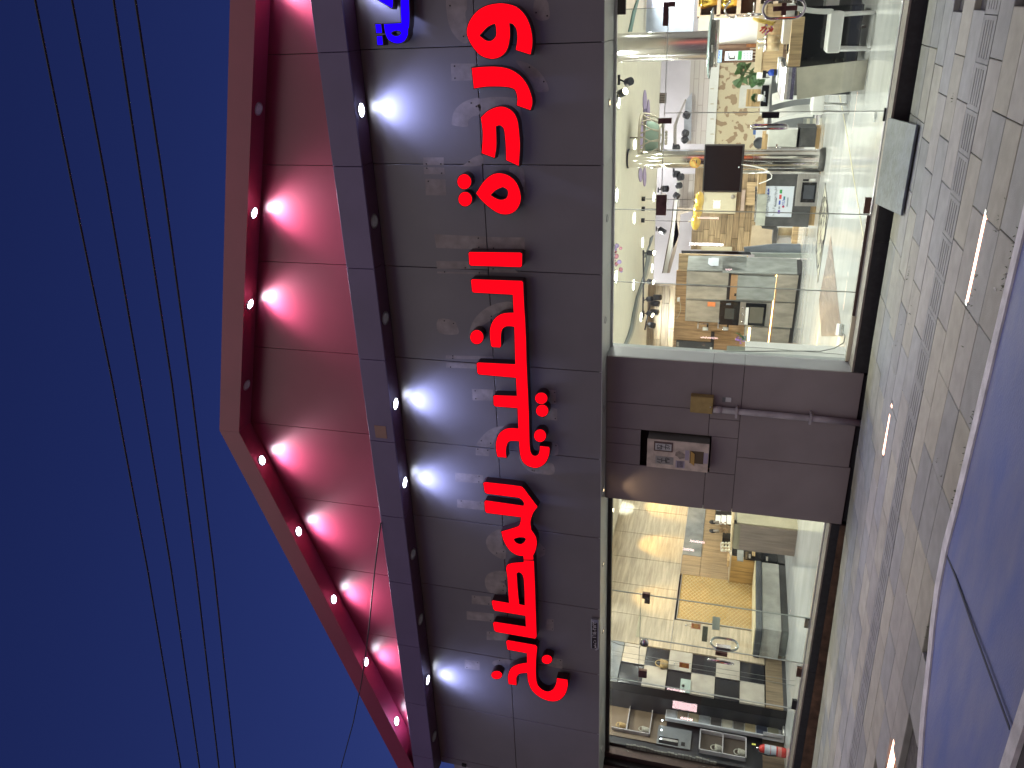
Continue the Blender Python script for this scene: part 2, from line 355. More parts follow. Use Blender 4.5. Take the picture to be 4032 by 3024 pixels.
# ------------------------------------------------------------------ the shop building
PANEL = M('grey_cladding', (.185,.172,.180), .30, var=.06, scale=1.5, rnd=.03)
PANEL2 = M('pier_cladding', (.23,.20,.20), .42, var=.08, scale=2, rnd=.03)
REDP = M('red_cladding', (.27,.036,.075), .33, var=.08, scale=1.5, rnd=.03)
LIPP = M('violet_cladding', (.135,.095,.20), .4, var=.08, scale=1.5, rnd=.04)
DARK = M('dark_void', (.018,.016,.018), .9, var=.1)
SOFF = M('soffit_cladding', (.42,.43,.43), .38, var=.05, scale=2)
SOFFP = M('violet_soffit', (.10,.045,.085), .35, var=.1, scale=2)
bld = thing('shop_building', 'grey clad shop front with red gabled top and a grey pier between two windows', 'building', (-5,0,0))
JX = [-.378-1.2*k for k in range(-5,10)]; JX = [5.6]+JX[1:] if JX[0] < 5.6 else JX
JX = [x for x in JX if x > -11.2]+[-11.32]
def copies(first, locs):
    for l in locs: o = first.copy(); C.objects.link(o); o.location = l
for (za,zb) in ((2.905,4.233),(4.241,5.54)):
    f0 = None
    for xa, xb in zip(JX, JX[1:]):
        if f0 is None or abs((xa-xb)-1.2) > .01:
            o = MB().box((xa-.004,0,za),(xb+.004,.03,zb)).build('fascia_panel', PANEL, bld, .003, 1)
            if f0 is None and abs((xa-xb)-1.2) < .01: f0 = o; fx = xa
        else:
            o = f0.copy(); C.objects.link(o); o.location = f0.location+Vector((xa-fx,0,0))
MB().box((5.6,.031,2.935),(-11.32,.22,5.9)).build('fascia_backing', DARK, bld)
LJ = [5.55,4.4,3.2,2.0,.8,-.38,-1.555,-2.73,-3.90,-5.06,-6.235,-7.37,-8.55,-9.73,-10.9,-11.34]
for xa, xb in zip(LJ, LJ[1:]):
    MB().box((xa-.003,-.3,5.541),(xb+.003,-.27,5.893)).build('lip_panel', LIPP, bld, .003, 1)
    MB().box((xa-.003,-.269,5.541),(xb+.003,-.001,5.56)).build('lip_soffit', SOFFP, bld)
MB().box((5.55,-.268,5.87),(-11.34,-.001,5.89)).build('lip_cap', LIPP, bld)
def zr(x): return 6.527+.2525*(.145-x) if x > -5.15 else 7.864-.323*(-5.15-x)
RJ = [5.6,4.4,3.2,2.0,.8,-.40,-1.6,-2.79,-3.98,-5.15,-6.34,-7.535,-8.74,-9.915,-11.1]
for xa, xb in zip(RJ, RJ[1:]):
    za, zb = max(zr(xa),5.895), max(zr(xb),5.895)
    MB().hexa([(xb+.004,0,5.89),(xa-.004,0,5.89),(xa-.004,0,za+.1),(xb+.004,0,zb+.1)],(0,.03,0)).build('red_panel', REDP, bld)
# the channel that follows the gable: soffit with lamps, front lip, cap
GX = [(5.6,-5.149),(-5.151,-11.9)]
for xa, xb in GX:
    if True:
        A, B = zr(xa), zr(xb)
        MB().hexa([(xb,-.268,B),(xa,-.268,A),(xa,-.001,A),(xb,-.001,B)],(0,0,.02)).build('gable_soffit', REDP, bld)
        MB().hexa([(xb,-.3,B-.003),(xa,-.3,A-.003),(xa,-.3,A+.305),(xb,-.3,B+.305)],(0,.03,0)).build('gable_lip', REDP, bld)
        MB().hexa([(xb,-.268,B+.28),(xa,-.268,A+.28),(xa,.4,A+.28),(xb,.4,B+.28)],(0,0,.02)).build('gable_cap', REDP, bld)
MB().hexa([(5.6,.032,5.8),(5.6,.032,zr(5.6)+.27),(-5.15,.032,8.13),(-11.7,.032,6.0),(-11.7,.032,5.8)],(0,.36,0)).build('parapet_wall', DARK, bld)
# canopy soffit over the shop windows
for xa, xb in zip([5.6,4.4,3.2,2.0,.8,-.38,-1.58,-2.78,-3.98,-5.18,-6.38,-7.58,-8.78,-9.98],[4.4,3.2,2.0,.8,-.38,-1.58,-2.78,-3.98,-5.18,-6.38,-7.58,-8.78,-9.98,-11.33]):
    MB().box((xa-.002,.001,2.9),(xb+.002,.80,2.93)).build('canopy_panel', SOFF, bld)
# pier
def pp(xa,xb,za,zb): MB().box((xa-.003,.33,za+.003),(xb+.003,.35,zb-.003)).build('pier_panel', PANEL2, bld, .002, 1)
for q in ((-3.905,-4.525,1.637,2.9),(-4.525,-4.885,1.637,2.9),(-4.885,-5.11,2.455,2.9),(-5.11,-5.40,2.455,2.9),(-5.40,-5.955,1.637,2.9),
          (-3.905,-4.64,1.28,1.637),(-4.64,-4.885,1.28,1.637),(-4.885,-5.40,1.28,1.595),(-5.40,-5.955,1.28,1.637),(-3.905,-5.14,-.01,1.28),(-5.14,-5.955,-.03,1.28)): pp(*q)
MB().box((-3.94,.36,-.3),(-4.80,.80,2.9)).box((-5.45,.36,-.3),(-5.92,.80,2.9)).box((-4.80,.50,-.3),(-5.45,.80,2.9)).box((-4.80,.36,-.3),(-5.45,.499,1.58)).box((-4.80,.36,2.47),(-5.45,.499,2.9)).build('pier_core', DARK, bld)
REV_LIT = M('reveal_cladding_lit', (.36,.37,.40), .45, var=.06, scale=2)  # cladding painted paler and bluer for the light from inside the shop
for za, zb in ((.02,1.28),(1.28,1.637),(1.637,2.9)): MB().box((-3.905,.351,za+.002),(-3.925,.66,zb-.002)).build('reveal_panel', REV_LIT, bld); MB().box((-5.955,.351,za+.002),(-5.935,.66,zb-.002)).build('reveal_panel', PANEL2, bld)
# step
TREAD = M('tread_stone', (.22,.19,.165), .6, var=.2, scale=14, bump=.2); BLACK = M('black_stone', (.018,.019,.022), .42, var=.3, scale=18)
for xa, xb in ((4.8,3.6),(3.6,2.4),(2.4,1.2),(1.2,0),(0,-1.2),(-1.2,-2.4),(-2.4,-3.9)):
    MB().box((xa-.002,.33,-.4),(xb+.002,.35,.105)).build('riser_tile', BLACK, bld); MB().box((xa-.002,.322,.106),(xb+.002,.60,.126)).build('tread_tile', TREAD, bld)
for xa, xb in ((-5.96,-7.2),(-7.2,-8.4),(-8.4,-9.6),(-9.6,-10.8),(-10.8,-12.0)):
    MB().box((xa-.002,.33,-.015),(xb+.002,.35,.085)).build('riser_tile', BLACK, bld); MB().box((xa-.002,.322,.086),(xb+.002,.60,.106)).build('tread_tile', TREAD, bld)
MB().box((-5.96,.318,-.45),(-12,.36,-.016)).build('step_base', RUST, bld)
ALU = M('aluminium', (.62,.64,.68), .3, metal=1, var=.06, scale=30); BROWNA = M('bronze_aluminium', (.10,.07,.065), .35, metal=.6, var=.1, scale=20)
MB().box((4.8,.601,.08),(-3.9,.70,.134)).build('floor_channel', ALU, bld); MB().box((-5.96,.601,.06),(-11.0,.70,.122)).build('floor_channel', ALU, bld)
MB().box((-2.2,.62,.134),(-3.9,.68,.165)).build('glass_shoe', BROWNA, bld)
MB().box((-5.96,.60,2.845),(-11.0,.70,2.899)).build('head_frame', M('black_frame', (.02,.017,.017), .5), bld)
MB().box((4.8,.62,2.872),(-3.9,.68,2.899)).build('head_frame', ALU, bld)
# left end: bronze frame, neighbour
MB().box((-11.0,.55,.1),(-11.10,.70,2.899)).build('end_frame', BROWNA, bld); MB().box((-11.11,.45,.1),(-11.17,.70,2.899)).build('end_frame', DARK, bld); MB().box((-11.18,.34,.0),(-11.9,.70,2.899)).build('end_wall', PANEL2, bld)
nb = thing('neighbour_wall', 'pale grey end wall of the next building at the far left of the sign band', 'wall', (-12,.2,0))
MB().box((-11.33,.08,2.9),(-15,.5,5.35)).build('wall', M('neighbour_render', (.33,.33,.38), .7), nb); MB().box((-11.30,-.02,5.10),(-11.24,.0,5.17)).build('bracket', DARK, nb)
# floor, shell
FLOOR = M('floor_marble', (.70,.71,.70), .12, var=.10, scale=1.6, detail=8, stretch=(.5,2.2,1), coat=.3)
struct(MB().box((-12.5,.701,-.2),(7,17,.12)).build('floor', FLOOR))
CEIL = M('ceiling_paint', (.84,.79,.65), .8, var=.03)
struct(MB().box((-12.5,.801,3.54),(7,12.2,3.66)).build('ceiling', CEIL))
struct(MB().box((-12.5,.795,2.9),(7,.80,3.6)).build('ceiling_return', CEIL))
ROOFM = M('roof_felt', (.1,.1,.1), .9)
MB().box((-12.7,.4,5.3),(7.2,17.2,5.42)).build('roof', ROOFM, bld)
WH = M('white_wall', (.62,.60,.62), .8, var=.03)
struct(MB().box((-12.7,.36,-.2),(-12.5,17.2,5.29)).build('wall_left', WH)); struct(MB().box((7,.36,-.2),(7.2,17.2,5.29)).build('wall_right', WH)); struct(MB().box((-12.7,17,-.2),(7.2,17.2,5.29)).build('wall_back', WH))
MB().box((7.2,.3,0),(5.6,.6,5.5)).build('pier_core', DARK, bld)
# ------------------------------------------------------------------ downlights
RIM = M('lamp_rim', (.45,.45,.47), .3, metal=.8); OFFL = M('lamp_glass_off', (.55,.56,.58), .35, var=.15, scale=30)
ONL = M('lamp_glass_on', (.9,.9,1), .3, emit=(.80,.86,1), estr=30); ONW = M('lamp_glass_warm', (1,.8,.6), .3, emit=(1,.72,.40), estr=10)
def downlight(p, r, lens, label, group, normal=None):
    t = thing('downlight', label, 'downlight', p, group)
    a = MB().lathe(p, [(r*.8,-.001),(r*.86,-.012),(r,-.008),(r*1.02,0),(r*.8,0)], 24).build('rim', RIM, t)
    b = MB().lathe(p, [(.0001,-.006),(r*.6,-.0055),(r*.82,-.003),(r*.82,0)], 24).build('lens', lens, t)
    if normal: 
        for o in (a,b): o.rotation_euler = (0, normal, 0)
    return t
ord_ = ['first','second','third','fourth','fifth','sixth','seventh','eighth','ninth','tenth']
LED = (.40,.47,1.0)
UX = [.21,-.977,-2.199,-3.394,-4.566,-5.754,-6.939,-8.127,-9.333,-10.548]; UON = [1,1,0,0,1,1,0,0,1,0]
nxt = {1:'next to the blue letters',2:'over the taa letter',3:'over the gap after alif',4:'over the middle word',5:'over its last letter',6:'over the lam of the last word',7:'over the taa of the last word',8:'over the last two letters',9:'nearest the left corner'}
for k, (x, on) in enumerate(zip(UX, UON)):
    downlight((x,-.152,5.541), .085, ONL if on else OFFL, ('lit bluish white' if on else 'unlit grey')+' round downlight under the violet lip, '+(nxt.get(k) or 'rightmost at the photo edge'), 'downlights under the violet lip')
    if on: spot('lip_lamp', (x,-.152,5.525), (x,-.13,4.5), 42, 142, LED, .9, .04); spot('lip_lamp', (x,-.152,5.525), (x,-.06,4.5), 135, 98, LED, 1.0, .04)
GXX = [.25,-.954,-2.14,-3.315,-4.486,-5.66,-6.82,-8.01,-9.18,-10.37]; GON = [1,0,1,1,0,1,1,1,1,1]
gn = ['at the photo edge, rightmost','left of the rightmost lit one','second lit from the right','third lit from the right','just right of the peak','first down the slope from the peak','second down the slope','third down the slope','fourth down the slope','lowest on the slope']
for k, (x, on) in enumerate(zip(GXX, GON)):
    sl = math.atan(.2525) if x > -5.15 else -math.atan(.323)
    z = zr(x)-.003
    downlight((x,-.155,z), .075, ONL if on else OFFL, ('lit' if on else 'unlit')+' round downlight under the red gable lip, '+gn[k], 'downlights under the red gable lip', sl)
    if on: spot('gable_lamp', (x,-.155,z-.02), (x,-.135,z-1), 34, 144, (.92,.74,.86), .9, .04); spot('gable_lamp', (x,-.155,z-.02), (x,-.06,z-1), 125, 104, (.92,.74,.86), 1.0, .04)
CX = [(-.989,.337,1),(-2.204,.267,0),(-3.39,.2,0),(-4.536,.15,0),(-5.733,.169,1),(-6.946,.208,1),(-8.186,.265,1),(-10.625,.281,1)]
cn = ['above the glass door','above the second pane','beside the pier','above the yellow box','above the meter box, lighting the pier','above the right end of the left window','beside the small number plate','nearest the left corner']
for (x,y,on), nm in zip(CX, cn):
    downlight((x,y,2.9), .045, ONW if on else OFFL, ('glowing warm' if on else 'unlit')+' small downlight in the canopy soffit '+nm, 'small downlights in the canopy soffit')
    if on and x < -2: spot('canopy_lamp', (x,y,2.885), (x,y+.02,2), 9 if x > -6 else 5, 80, (1,.70,.38), .7, .02)
# ------------------------------------------------------------------ letters
REDL = M('red_letter_face', (.25,.0,.0), .5, var=.02, emit=(1,.0015,.008), estr=1.5, ior=1.02); CAN = M('letter_side', (.03,.004,.008), .35)
BLUEL = M('blue_letter_face', (.0,.0,.2), .5, emit=(.012,.0,1), estr=1.5, ior=1.02)
FY, CY = -.165, -.045
def grow(pts, d):
    n = len(pts); out = []
    ar = sum(pts[i].x*pts[(i+1)%n].z-pts[(i+1)%n].x*pts[i].z for i in range(n)); sg = 1 if ar > 0 else -1
    for i in range(n):
        a, p, b = pts[i-1], pts[i], pts[(i+1)%n]
        e1 = Vector(((p-a).x,0,(p-a).z)).normalized(); e2 = Vector(((b-p).x,0,(b-p).z)).normalized()
        n1 = Vector((e1.z,0,-e1.x)); n2 = Vector((e2.z,0,-e2.x)); m = (n1+n2)
        m = m.normalized() if m.length > 1e-6 else n1
        out.append(p+m*d*sg/max(.5, m.dot(n1)))
    return out
def glyph(parent, z, outline, holes=(), face=REDL):
    P = [aY(z,x,y,FY) for x,y in smooth(outline)]; H = [[aY(z,x,y,FY) for x,y in smooth(h)] for h in holes]
    body = extrude_poly('letter', [p+Vector((0,.002,0)) for p in grow(P,.009)], (0,CY-FY-.002,0), CAN, parent, [[p+Vector((0,.002,0)) for p in grow(h,-.009)] for h in H])
    extrude_poly('letter_face', P, (0,.0015,0), face, body, H)
    for k in (.25,.75):
        p = P[int(len(P)*k)]; c = (P[0]+P[len(P)//2])/2
def ell(cx, cy, rx, ry, n=12): return [(cx+rx*math.cos(6.28318*k/n), cy+ry*math.sin(6.28318*k/n), 1) for k in range(n)]
w1 = thing('illuminated_word', 'right red illuminated Arabic word of four letters with two dots', 'sign lettering', (-1.6,-.1,3.9), 'red Arabic words of the shop sign')
glyph(w1,'S1',[(1060,25,1),(1130,45,1),(1185,95,1),(1218,160,1),(1234,230,1),(1236,290,1),(1225,355),(1130,325),(1141,260,1),(1136,195,1),(1112,157,1),(1086,150),(1089,190,1),(1088,255,1),(1070,325,1),(1030,368,1),(970,383,1),(900,360,1),(850,305,1),(820,250,1),(811,205,1),(826,145,1),(870,82,1),(930,42,1),(1000,25,1)],[[(995,153),(1003,190,1),(1000,238,1),(968,268,1),(932,264,1),(890,233),(935,183,1),(968,162,1)]])
glyph(w1,'S1',[(843,445),(920,438,1),(1000,437,1),(1080,450,1),(1150,490,1),(1200,550,1),(1230,625,1),(1236,675,1),(1225,718),(1138,688),(1141,640,1),(1130,595,1),(1108,575,1),(1050,565,1),(950,564,1),(895,570,1),(857,577)])
glyph(w1,'S1',[(903,768),(950,725,1),(1010,700,1),(1060,702,1),(1110,732,1),(1138,785,1),(1148,850,1),(1155,950,1),(1148,1082),(1068,1045),(1065,950,1),(1056,855,1),(1040,825,1),(1020,817,1),(998,825),(1001,900,1),(1000,965,1),(990,1030),(908,1000),(913,940,1),(915,860,1)])
glyph(w1,'S1',[(872,1263),(918,1192,1),(968,1147,1),(1020,1133,1),(1080,1148,1),(1130,1192,1),(1157,1260,1),(1158,1318,1),(1130,1372,1),(1080,1398,1),(1020,1392,1),(960,1355,1),(908,1308,1)],[[(962,1275),(1000,1240,1),(1045,1220),(1074,1238,1),(1080,1265,1),(1068,1296,1),(1035,1307,1),(1000,1298,1)]])
glyph(w1,'S1',ell(793,1187,44,48)); glyph(w1,'S1',ell(799,1301,43,46))
w2 = thing('illuminated_word', 'middle red illuminated Arabic word with a long joined baseline and four dots', 'sign lettering', (-4.6,-.1,3.9), 'red Arabic words of the shop sign')
glyph(w2,'S2',[(822,162),(829,154),(1160,158),(1170,166),(1168,244),(1160,251),(836,241),(827,232)])
glyph(w2,'S2',[(838,338),(846,332),(1168,343),(1176,352),(1181,480),(1190,620),(1195,740),(1198,860),(1203,980),(1208,1080),(1213,1200),(1216,1330),(1218,1400),(1221,1440,1),(1232,1474,1),(1256,1487,1),(1279,1474,1),(1287,1445,1),(1288,1422),(1345,1428),(1350,1438),(1345,1480,1),(1325,1525,1),(1292,1553,1),(1255,1562,1),(1210,1550,1),(1175,1520,1),(1158,1465,1),(1152,1388),(1100,1386,1),(1078,1397,1),(1067,1425,1),(1063,1460,1),(1068,1495),(1012,1491),(1004,1455,1),(1002,1400,1),(1020,1345,1),(1060,1312,1),(1100,1305,1),(1148,1308),(1142,1172),(996,1161),(986,1150),(984,1096),(992,1090),(1138,1095),(1132,974),(890,952),(880,942),(875,884),(884,876),(1128,888),(1121,640),(1072,637,1),(1042,655,1),(1031,700,1),(1032,765),(1026,776),(978,773),(970,765),(963,710,1),(964,650,1),(988,596,1),(1030,562,1),(1075,552,1),(1117,551),(1111,431),(854,417),(845,408)])
glyph(w2,'S2',ell(875,709,42,45)); glyph(w2,'S2',ell(1296,1109,39,36)); glyph(w2,'S2',ell(1302,1190,39,38)); glyph(w2,'S2',ell(1288,1353,38,40))
w3 = thing('illuminated_word', 'left red illuminated Arabic word, longest and furthest from the door', 'sign lettering', (-8.4,-.1,3.9), 'red Arabic words of the shop sign')
glyph(w3,'S3',[(750,139),(760,134),(930,154,1),(962,166,1),(992,205),(1038,265),(1018,292,1),(1006,320,1),(1000,350,1),(1004,388),(1028,425,1),(1034,462,1),(1026,500,1),(1014,525),(1016,546),(966,546),(964,527),(930,522,1),(893,498,1),(862,452,1),(846,398),(900,382,1),(938,368,1),(949,345,1),(951,320),(768,297),(760,288),(756,240),(763,232),(964,261),(968,248,1),(958,229,1),(940,216),(768,194),(758,186)],[[(909,437),(940,427,1),(972,430,1),(974,447,1),(952,465,1),(925,458,1)]])
glyph(w3,'S3',[(1018,554),(1022,640),(1025,720),(1029,850),(1033,958),(1026,968),(818,932),(808,922),(802,886),(810,880),(978,906),(975,846),(812,819),(804,810),(795,772),(800,765),(888,780),(883,700,1),(879,640,1),(873,595,1),(882,574,1),(915,565,1),(966,562),(966,552)],[[(926,620),(938,614,1),(955,622,1),(966,650,1),(970,715,1),(972,793),(940,786),(933,720,1)]])
glyph(w3,'S3',[(872,985),(880,978),(1028,1004),(1036,1014),(1029,1090),(1029,1160,1),(1037,1212,1),(1062,1241,1),(1096,1252,1),(1126,1236,1),(1140,1204,1),(1143,1180),(1198,1189),(1199,1222,1),(1185,1265,1),(1155,1295,1),(1112,1302,1),(1060,1285,1),(1012,1246,1),(990,1195,1),(985,1150),(944,1155,1),(926,1176,1),(926,1216),(886,1211),(882,1170,1),(897,1130,1),(932,1108,1),(984,1098),(983,1046),(880,1027)])
glyph(w3,'S3',ell(1089,1080,27,23)); glyph(w3,'S3',ell(821,1163,28,21))
wb_ = thing('illuminated_blue_word', 'small blue illuminated Arabic letters cut off by the right photo edge', 'sign lettering', (-.2,-.1,4.9))
glyph(wb_,'S1',[(376,-160),(428,-160),(430,20),(433,100,1),(431,165,1),(424,195),(421,232,1),(396,270,1),(350,282,1),(300,260,1),(278,213,1),(270,158),(374,152,1),(384,145,1),(380,75,1)],[[(314,213,1),(343,199,1),(376,205,1),(378,225,1),(350,238,1),(325,230,1)]], BLUEL)
glyph(wb_,'S1',[(150,-60),(320,-60),(326,15),(322,52),(225,-5)], face=BLUEL); glyph(wb_,'S1',[(213,158),(248,160),(254,214),(219,216)], face=BLUEL); glyph(wb_,'S1',[(222,238),(255,236),(260,292),(227,294)], face=BLUEL)
# pale marks left by the former letters
GHOST = M('bare_patch', (.27,.235,.225), .5, var=.2, scale=9); 
GH = {'S1':[[(705,415),(860,415),(866,525),(710,528)],[(1130,400),(1200,410),(1270,455),(1315,510),(1340,560),(1340,597),(1262,597),(1235,530)],[(895,645),(830,650),(770,680),(725,730),(712,790),(720,818),(812,828),(818,790),(850,760),(895,745)],[(900,645),(1135,640),(1160,700),(1165,760),(1100,700),(1000,690),(905,745)],[(685,-30),(678,80),(700,180),(745,250),(800,285),(830,240),(800,100),(810,50),(795,-30)],[(1260,-20),(1330,0),(1348,60),(1348,120),(1290,135),(1245,90)],[(525,1028),(658,1028),(660,1078),(525,1078)],[(528,1092),(662,1095),(666,1138),(530,1138)],[(538,1168),(670,1172),(675,1276),(542,1276)],[(910,1015),(850,1030),(800,1070),(770,1085),(905,1080)],[(1090,1092),(1165,1095),(1185,1130),(1187,1250),(1160,1330),(1100,1150)],[(596,1530),(935,1545),(940,1630),(610,1620)],[(945,1548),(1187,1552),(1187,1640),(950,1632)]],
'S2':[[(610,212),(820,215),(835,264),(615,262)],[(617,280),(940,288),(940,299),(617,292)],[(955,258),(1120,265),(1150,290),(955,285)],[(1105,480),(1000,490),(920,530),(860,590),(830,660),(825,720),(865,650),(920,630),(960,600),(1000,555),(1105,545)],[(622,592),(720,600),(748,640),(750,690),(628,680)],[(672,828),(980,835),(985,856),(672,850)],[(674,876),(870,884),(870,915),(674,908)],[(843,1048),(980,1052),(985,1125),(848,1122)],[(1330,1052),(1392,1058),(1392,1145),(1345,1145)],[(1345,1160),(1400,1180),(1400,1255),(1290,1240)],[(1080,1288),(1010,1295),(950,1320),(900,1370),(875,1415),(960,1425),(1000,1360),(1030,1310)],[(868,1432),(960,1442),(955,1487),(868,1480)],[(1345,1400),(1402,1408),(1402,1478),(1330,1475),(1365,1430)],[(1150,1470),(1165,1530),(1210,1580),(1270,1600),(1375,1605),(1375,1540),(1330,1535),(1270,1565),(1200,1550)]],
'S3':[[(600,83),(750,97),(748,140),(600,130)],[(610,225),(755,240),(760,285),(610,268)],[(845,388),(800,400),(765,440),(775,490),(820,530),(865,545),(870,500),(850,450)],[(1035,440),(1080,490),(1080,520),(1035,545)],[(870,610),(800,612),(762,640),(762,690),(790,725),(868,730),(868,680),(840,665),(870,655)],[(688,738),(790,745),(795,792),(688,782)],[(660,822),(805,835),(810,880),(662,866)],[(768,930),(868,940),(872,980),(768,975)],[(1088,863),(1125,866),(1125,927),(1085,922)],[(650,1080),(730,1092),(730,1138),(650,1128)],[(795,1100),(830,1080),(890,1080),(890,1110),(840,1125)],[(1115,1070),(1172,1080),(1172,1130),(1090,1115)]]}
HOLE = M('screw_hole', (.01,.01,.01), .9)
for z, L in GH.items():
    for q in L:
        pts = [aY(z,x,y,-.0005) for x,y in (smooth([(a,b,1) for a,b in q],3) if len(q) > 4 else q)]
        g = extrude_poly('bare_patch', pts, (0,.0004,0), GHOST, bld)
        for k in range(2):
            c = sum(pts, Vector())/len(pts); p = c+(pts[rr.randrange(len(pts))]-c)*.7
            MB().disc((p.x,-.0025,p.z), .008, .0015, 8, 'y').build('screw_hole', HOLE, g)
tp = aY('T2',1160,1328,-.3); MB().box((tp.x-.09,-.3035,tp.z-.08),(tp.x+.09,-.3005,tp.z+.08)).build('bare_patch', M('tape', (.30,.17,.14), .6), bld)
# ------------------------------------------------------------------ number plate at the fascia's lower edge
PL = thing('number_plate', 'small black plate with white Arabic numerals hung at the lower edge of the fascia', 'plate', (-8.0,-.05,2.92))
SILV = M('silver_frame', (.42,.43,.47), .35, metal=.8); PB = M('plate_black', (.03,.025,.028), .4); WT = M('white_lettering', (.75,.74,.76), .6)
rect('frame','n1',188,405,398,1235,('Y',-.055),SILV,PL,.05,.008); rect('plate','n1',208,485,355,1215,('Y',-.058),PB,PL,.004)
a_, b_ = aY('n1',208,485,-.058), aY('n1',355,1215,-.058); c_ = (a_+b_)/2
text('lettering','\u0633.\u062a  \u0661\u0666\u0661\u0664-\u0662\u0665\u0662\u0663', .075, (c_.x,-.0595,c_.z), FRONT, WT, PL)
# ------------------------------------------------------------------ things on the pier
mx = thing('meter_box', 'cracked cream painted meter box with two number plates set into the grey pier', 'meter box', (-5.14,.35,1.6))
CREAM = M('cracked_cream_paint', (.50,.42,.36), .75, var=.22, scale=9, bump=.8, bscale=22); GRN = M('grey_green_side', (.17,.18,.15), .7)
q = corners('b6',385,425,1690,1150,('Y',.2)); q[0].x = q[3].x = -5.33; 
MB().hexa(q,(0,.012,0)).build('front', CREAM, mx, .004); MB().hexa([p+Vector((0,.013,0)) for p in q],(0,.28,0)).build('body', GRN, mx, .012)
fr = rect('number_frame','b6',530,478,930,722,('Y',.2),M('plate_frame',(.10,.06,.055),.6),mx,.006,proud=.006)
rect('number_plate_face','b6',558,515,905,692,('Y',.2),M('grey_white',(.42,.42,.42),.6),mx,.002,proud=.0085)
INK = M('ink', (.03,.03,.035), .7)
for s, y in (('82',640),('1',735),('37',825)):
    p = aY('b6',y,608,.19); text('lettering', s, .075, (p.x,.1895,p.z), FRONT, INK, mx)
rect('old_label','b6',560,795,945,1000,('Y',.2),M('grey_label',(.27,.26,.25),.7),mx,.001,proud=.0015)
for s, y in (('\u0668\u0662',640),('\u0661',735),('\u0663\u0667',830)):
    p = aY('b6',y,905,.197); text('lettering', s, .075, (p.x,.1968,p.z), FRONT, INK, mx)
for q in ((690,560,700,665),(775,560,785,665),(690,850,700,945),(775,850,785,945)): rect('rule_line','b6',*q,('Y',.19 if q[1] < 700 else .197),INK,mx,.0008)
for q in ((1000,900,1190,1075),(1210,680,1280,900),(1610,740,1690,975)): rect('notice_label','b6',*q,('Y',.2),M('lilac_label',(.33,.29,.36),.7),mx,.001,proud=.0015)
for k in range(5): rect('print_line','b6',1040+k*28,915,1046+k*28,1055,('Y',.2),INK,mx,.0005,proud=.0022)
rect('window_recess','b6',1315,690,1595,985,('Y',.2),M('brown_recess',(.085,.06,.035),.8),mx,.002,proud=.002)
poly('window_flap','b6',[(1325,700),(1412,765),(1398,1022),(1318,958)],('Y',.19),M('yellow_flap',(.42,.26,.07),.6),mx,.004)
poly('paint_scar','b6',[(1000,720),(1080,700),(1160,745),(1200,780),(1190,850),(1080,870),(1040,820),(985,790)],('Y',.2),M('bare_render',(.26,.22,.19),.9,var=.3,scale=20),mx,.002,proud=.002)
yb = thing('junction_box', 'square ochre metal junction box on the pier above the grey conduit', 'junction box', (-4.43,.3,1.61)); OCH = M('ochre_paint', (.33,.24,.085), .55, var=.15, scale=12)
rect('lid','C',848,425,1012,562,('Y',.24),OCH,yb,.008,.002); q = corners('C',845,420,1015,565,('Y',.25)); MB().hexa(q,(0,.08,0)).build('body', OCH, yb, .003)
p = aY('C',1000,510,.235); MB().disc((p.x,.232,p.z),.008,.008,10,'y').build('latch', METAL, yb)
cdt = thing('conduit_pipe', 'grey plastic conduit pipe clipped to the pier running down to the paving', 'pipe', (-4.5,.29,0)); CG = M('conduit_plastic', (.36,.33,.35), .5, var=.2, scale=5)
MB().tube([(-4.49,.285,1.59),(-4.495,.285,1.0),(-4.50,.285,.5),(-4.51,.285,-.06)],.038,14).build('pipe', CG, cdt)
MB().tube([(-4.49,.285,1.60),(-4.49,.285,1.50)],.043,14).build('sleeve', M('conduit_label',(.45,.40,.42),.5), cdt)
for z in (1.33,.50): MB().box((-4.44,.235,z-.012),(-4.56,.245,z+.012)).box((-4.425,.245,z-.012),(-4.445,.329,z+.012)).box((-4.545,.245,z-.012),(-4.565,.329,z+.012)).build('clip', CG, cdt)
pw = thing('wall_plate', 'little white and grey plate stuck on the pier below the ochre box', 'plate', (-4.37,.32,1.4))
rect('plate','C',1096,430,1163,470,('Y',.322),M('offwhite',(.5,.5,.5),.5),pw,.008); rect('print','C',1096,430,1118,470,('Y',.3205),M('grey_print',(.13,.14,.14),.5),pw,.001)
# stone ramp
rp = MB().hexa([(-1.93,-.455,.035),(-1.117,-.475,.035),(-1.160,.34,.148),(-2.005,.349,.148)],(0,0,-.022)).build('stone_ramp', M('blue_grey_stone',(.078,.092,.112),.5,var=.35,scale=9,bump=.3,bscale=30), None, .003, 1)
tag(rp, 'blue grey stone slab laid as a ramp from the paving to the glass door', 'ramp')
# ------------------------------------------------------------------ shop front glass
GY = .645
def pane(name, xa, xb, za, zb, label, group):
    t = MB().box((xa,GY,za),(xb,GY+.01,zb)).build(name, GLASS); tag(t, label, 'window', group)
    return t
G1_, G2_ = 'panes of the right shop front', 'panes of the left shop front'
pane('shop_window',-3.067,-3.900,.166,2.871,'clear fixed glass pane beside the pier, left end of the right window',G1_)
pane('shop_window',-2.195,-3.063,.166,2.871,'clear fixed glass pane between the pier pane and the glass door',G1_)
d = pane('glass_door',-1.139,-2.188,.142,2.340,'frameless glass door leaf with slim chrome handle behind the stone ramp',G1_); d['category'] = 'door'
pane('shop_window',-.150,-1.131,.135,2.340,'clear glass pane right of the door with the white chairs behind',G1_)
pane('shop_window',-.10,-2.188,2.350,2.871,'long clear transom pane above the right glass door',G1_)
d2 = pane('glass_door',1.2,-.146,.142,2.340,'frameless glass door leaf with oval chrome handle at the right photo edge',G1_); d2['category'] = 'door'
EDGE = M('dark_glass_edge', (.015,.03,.03), .2)
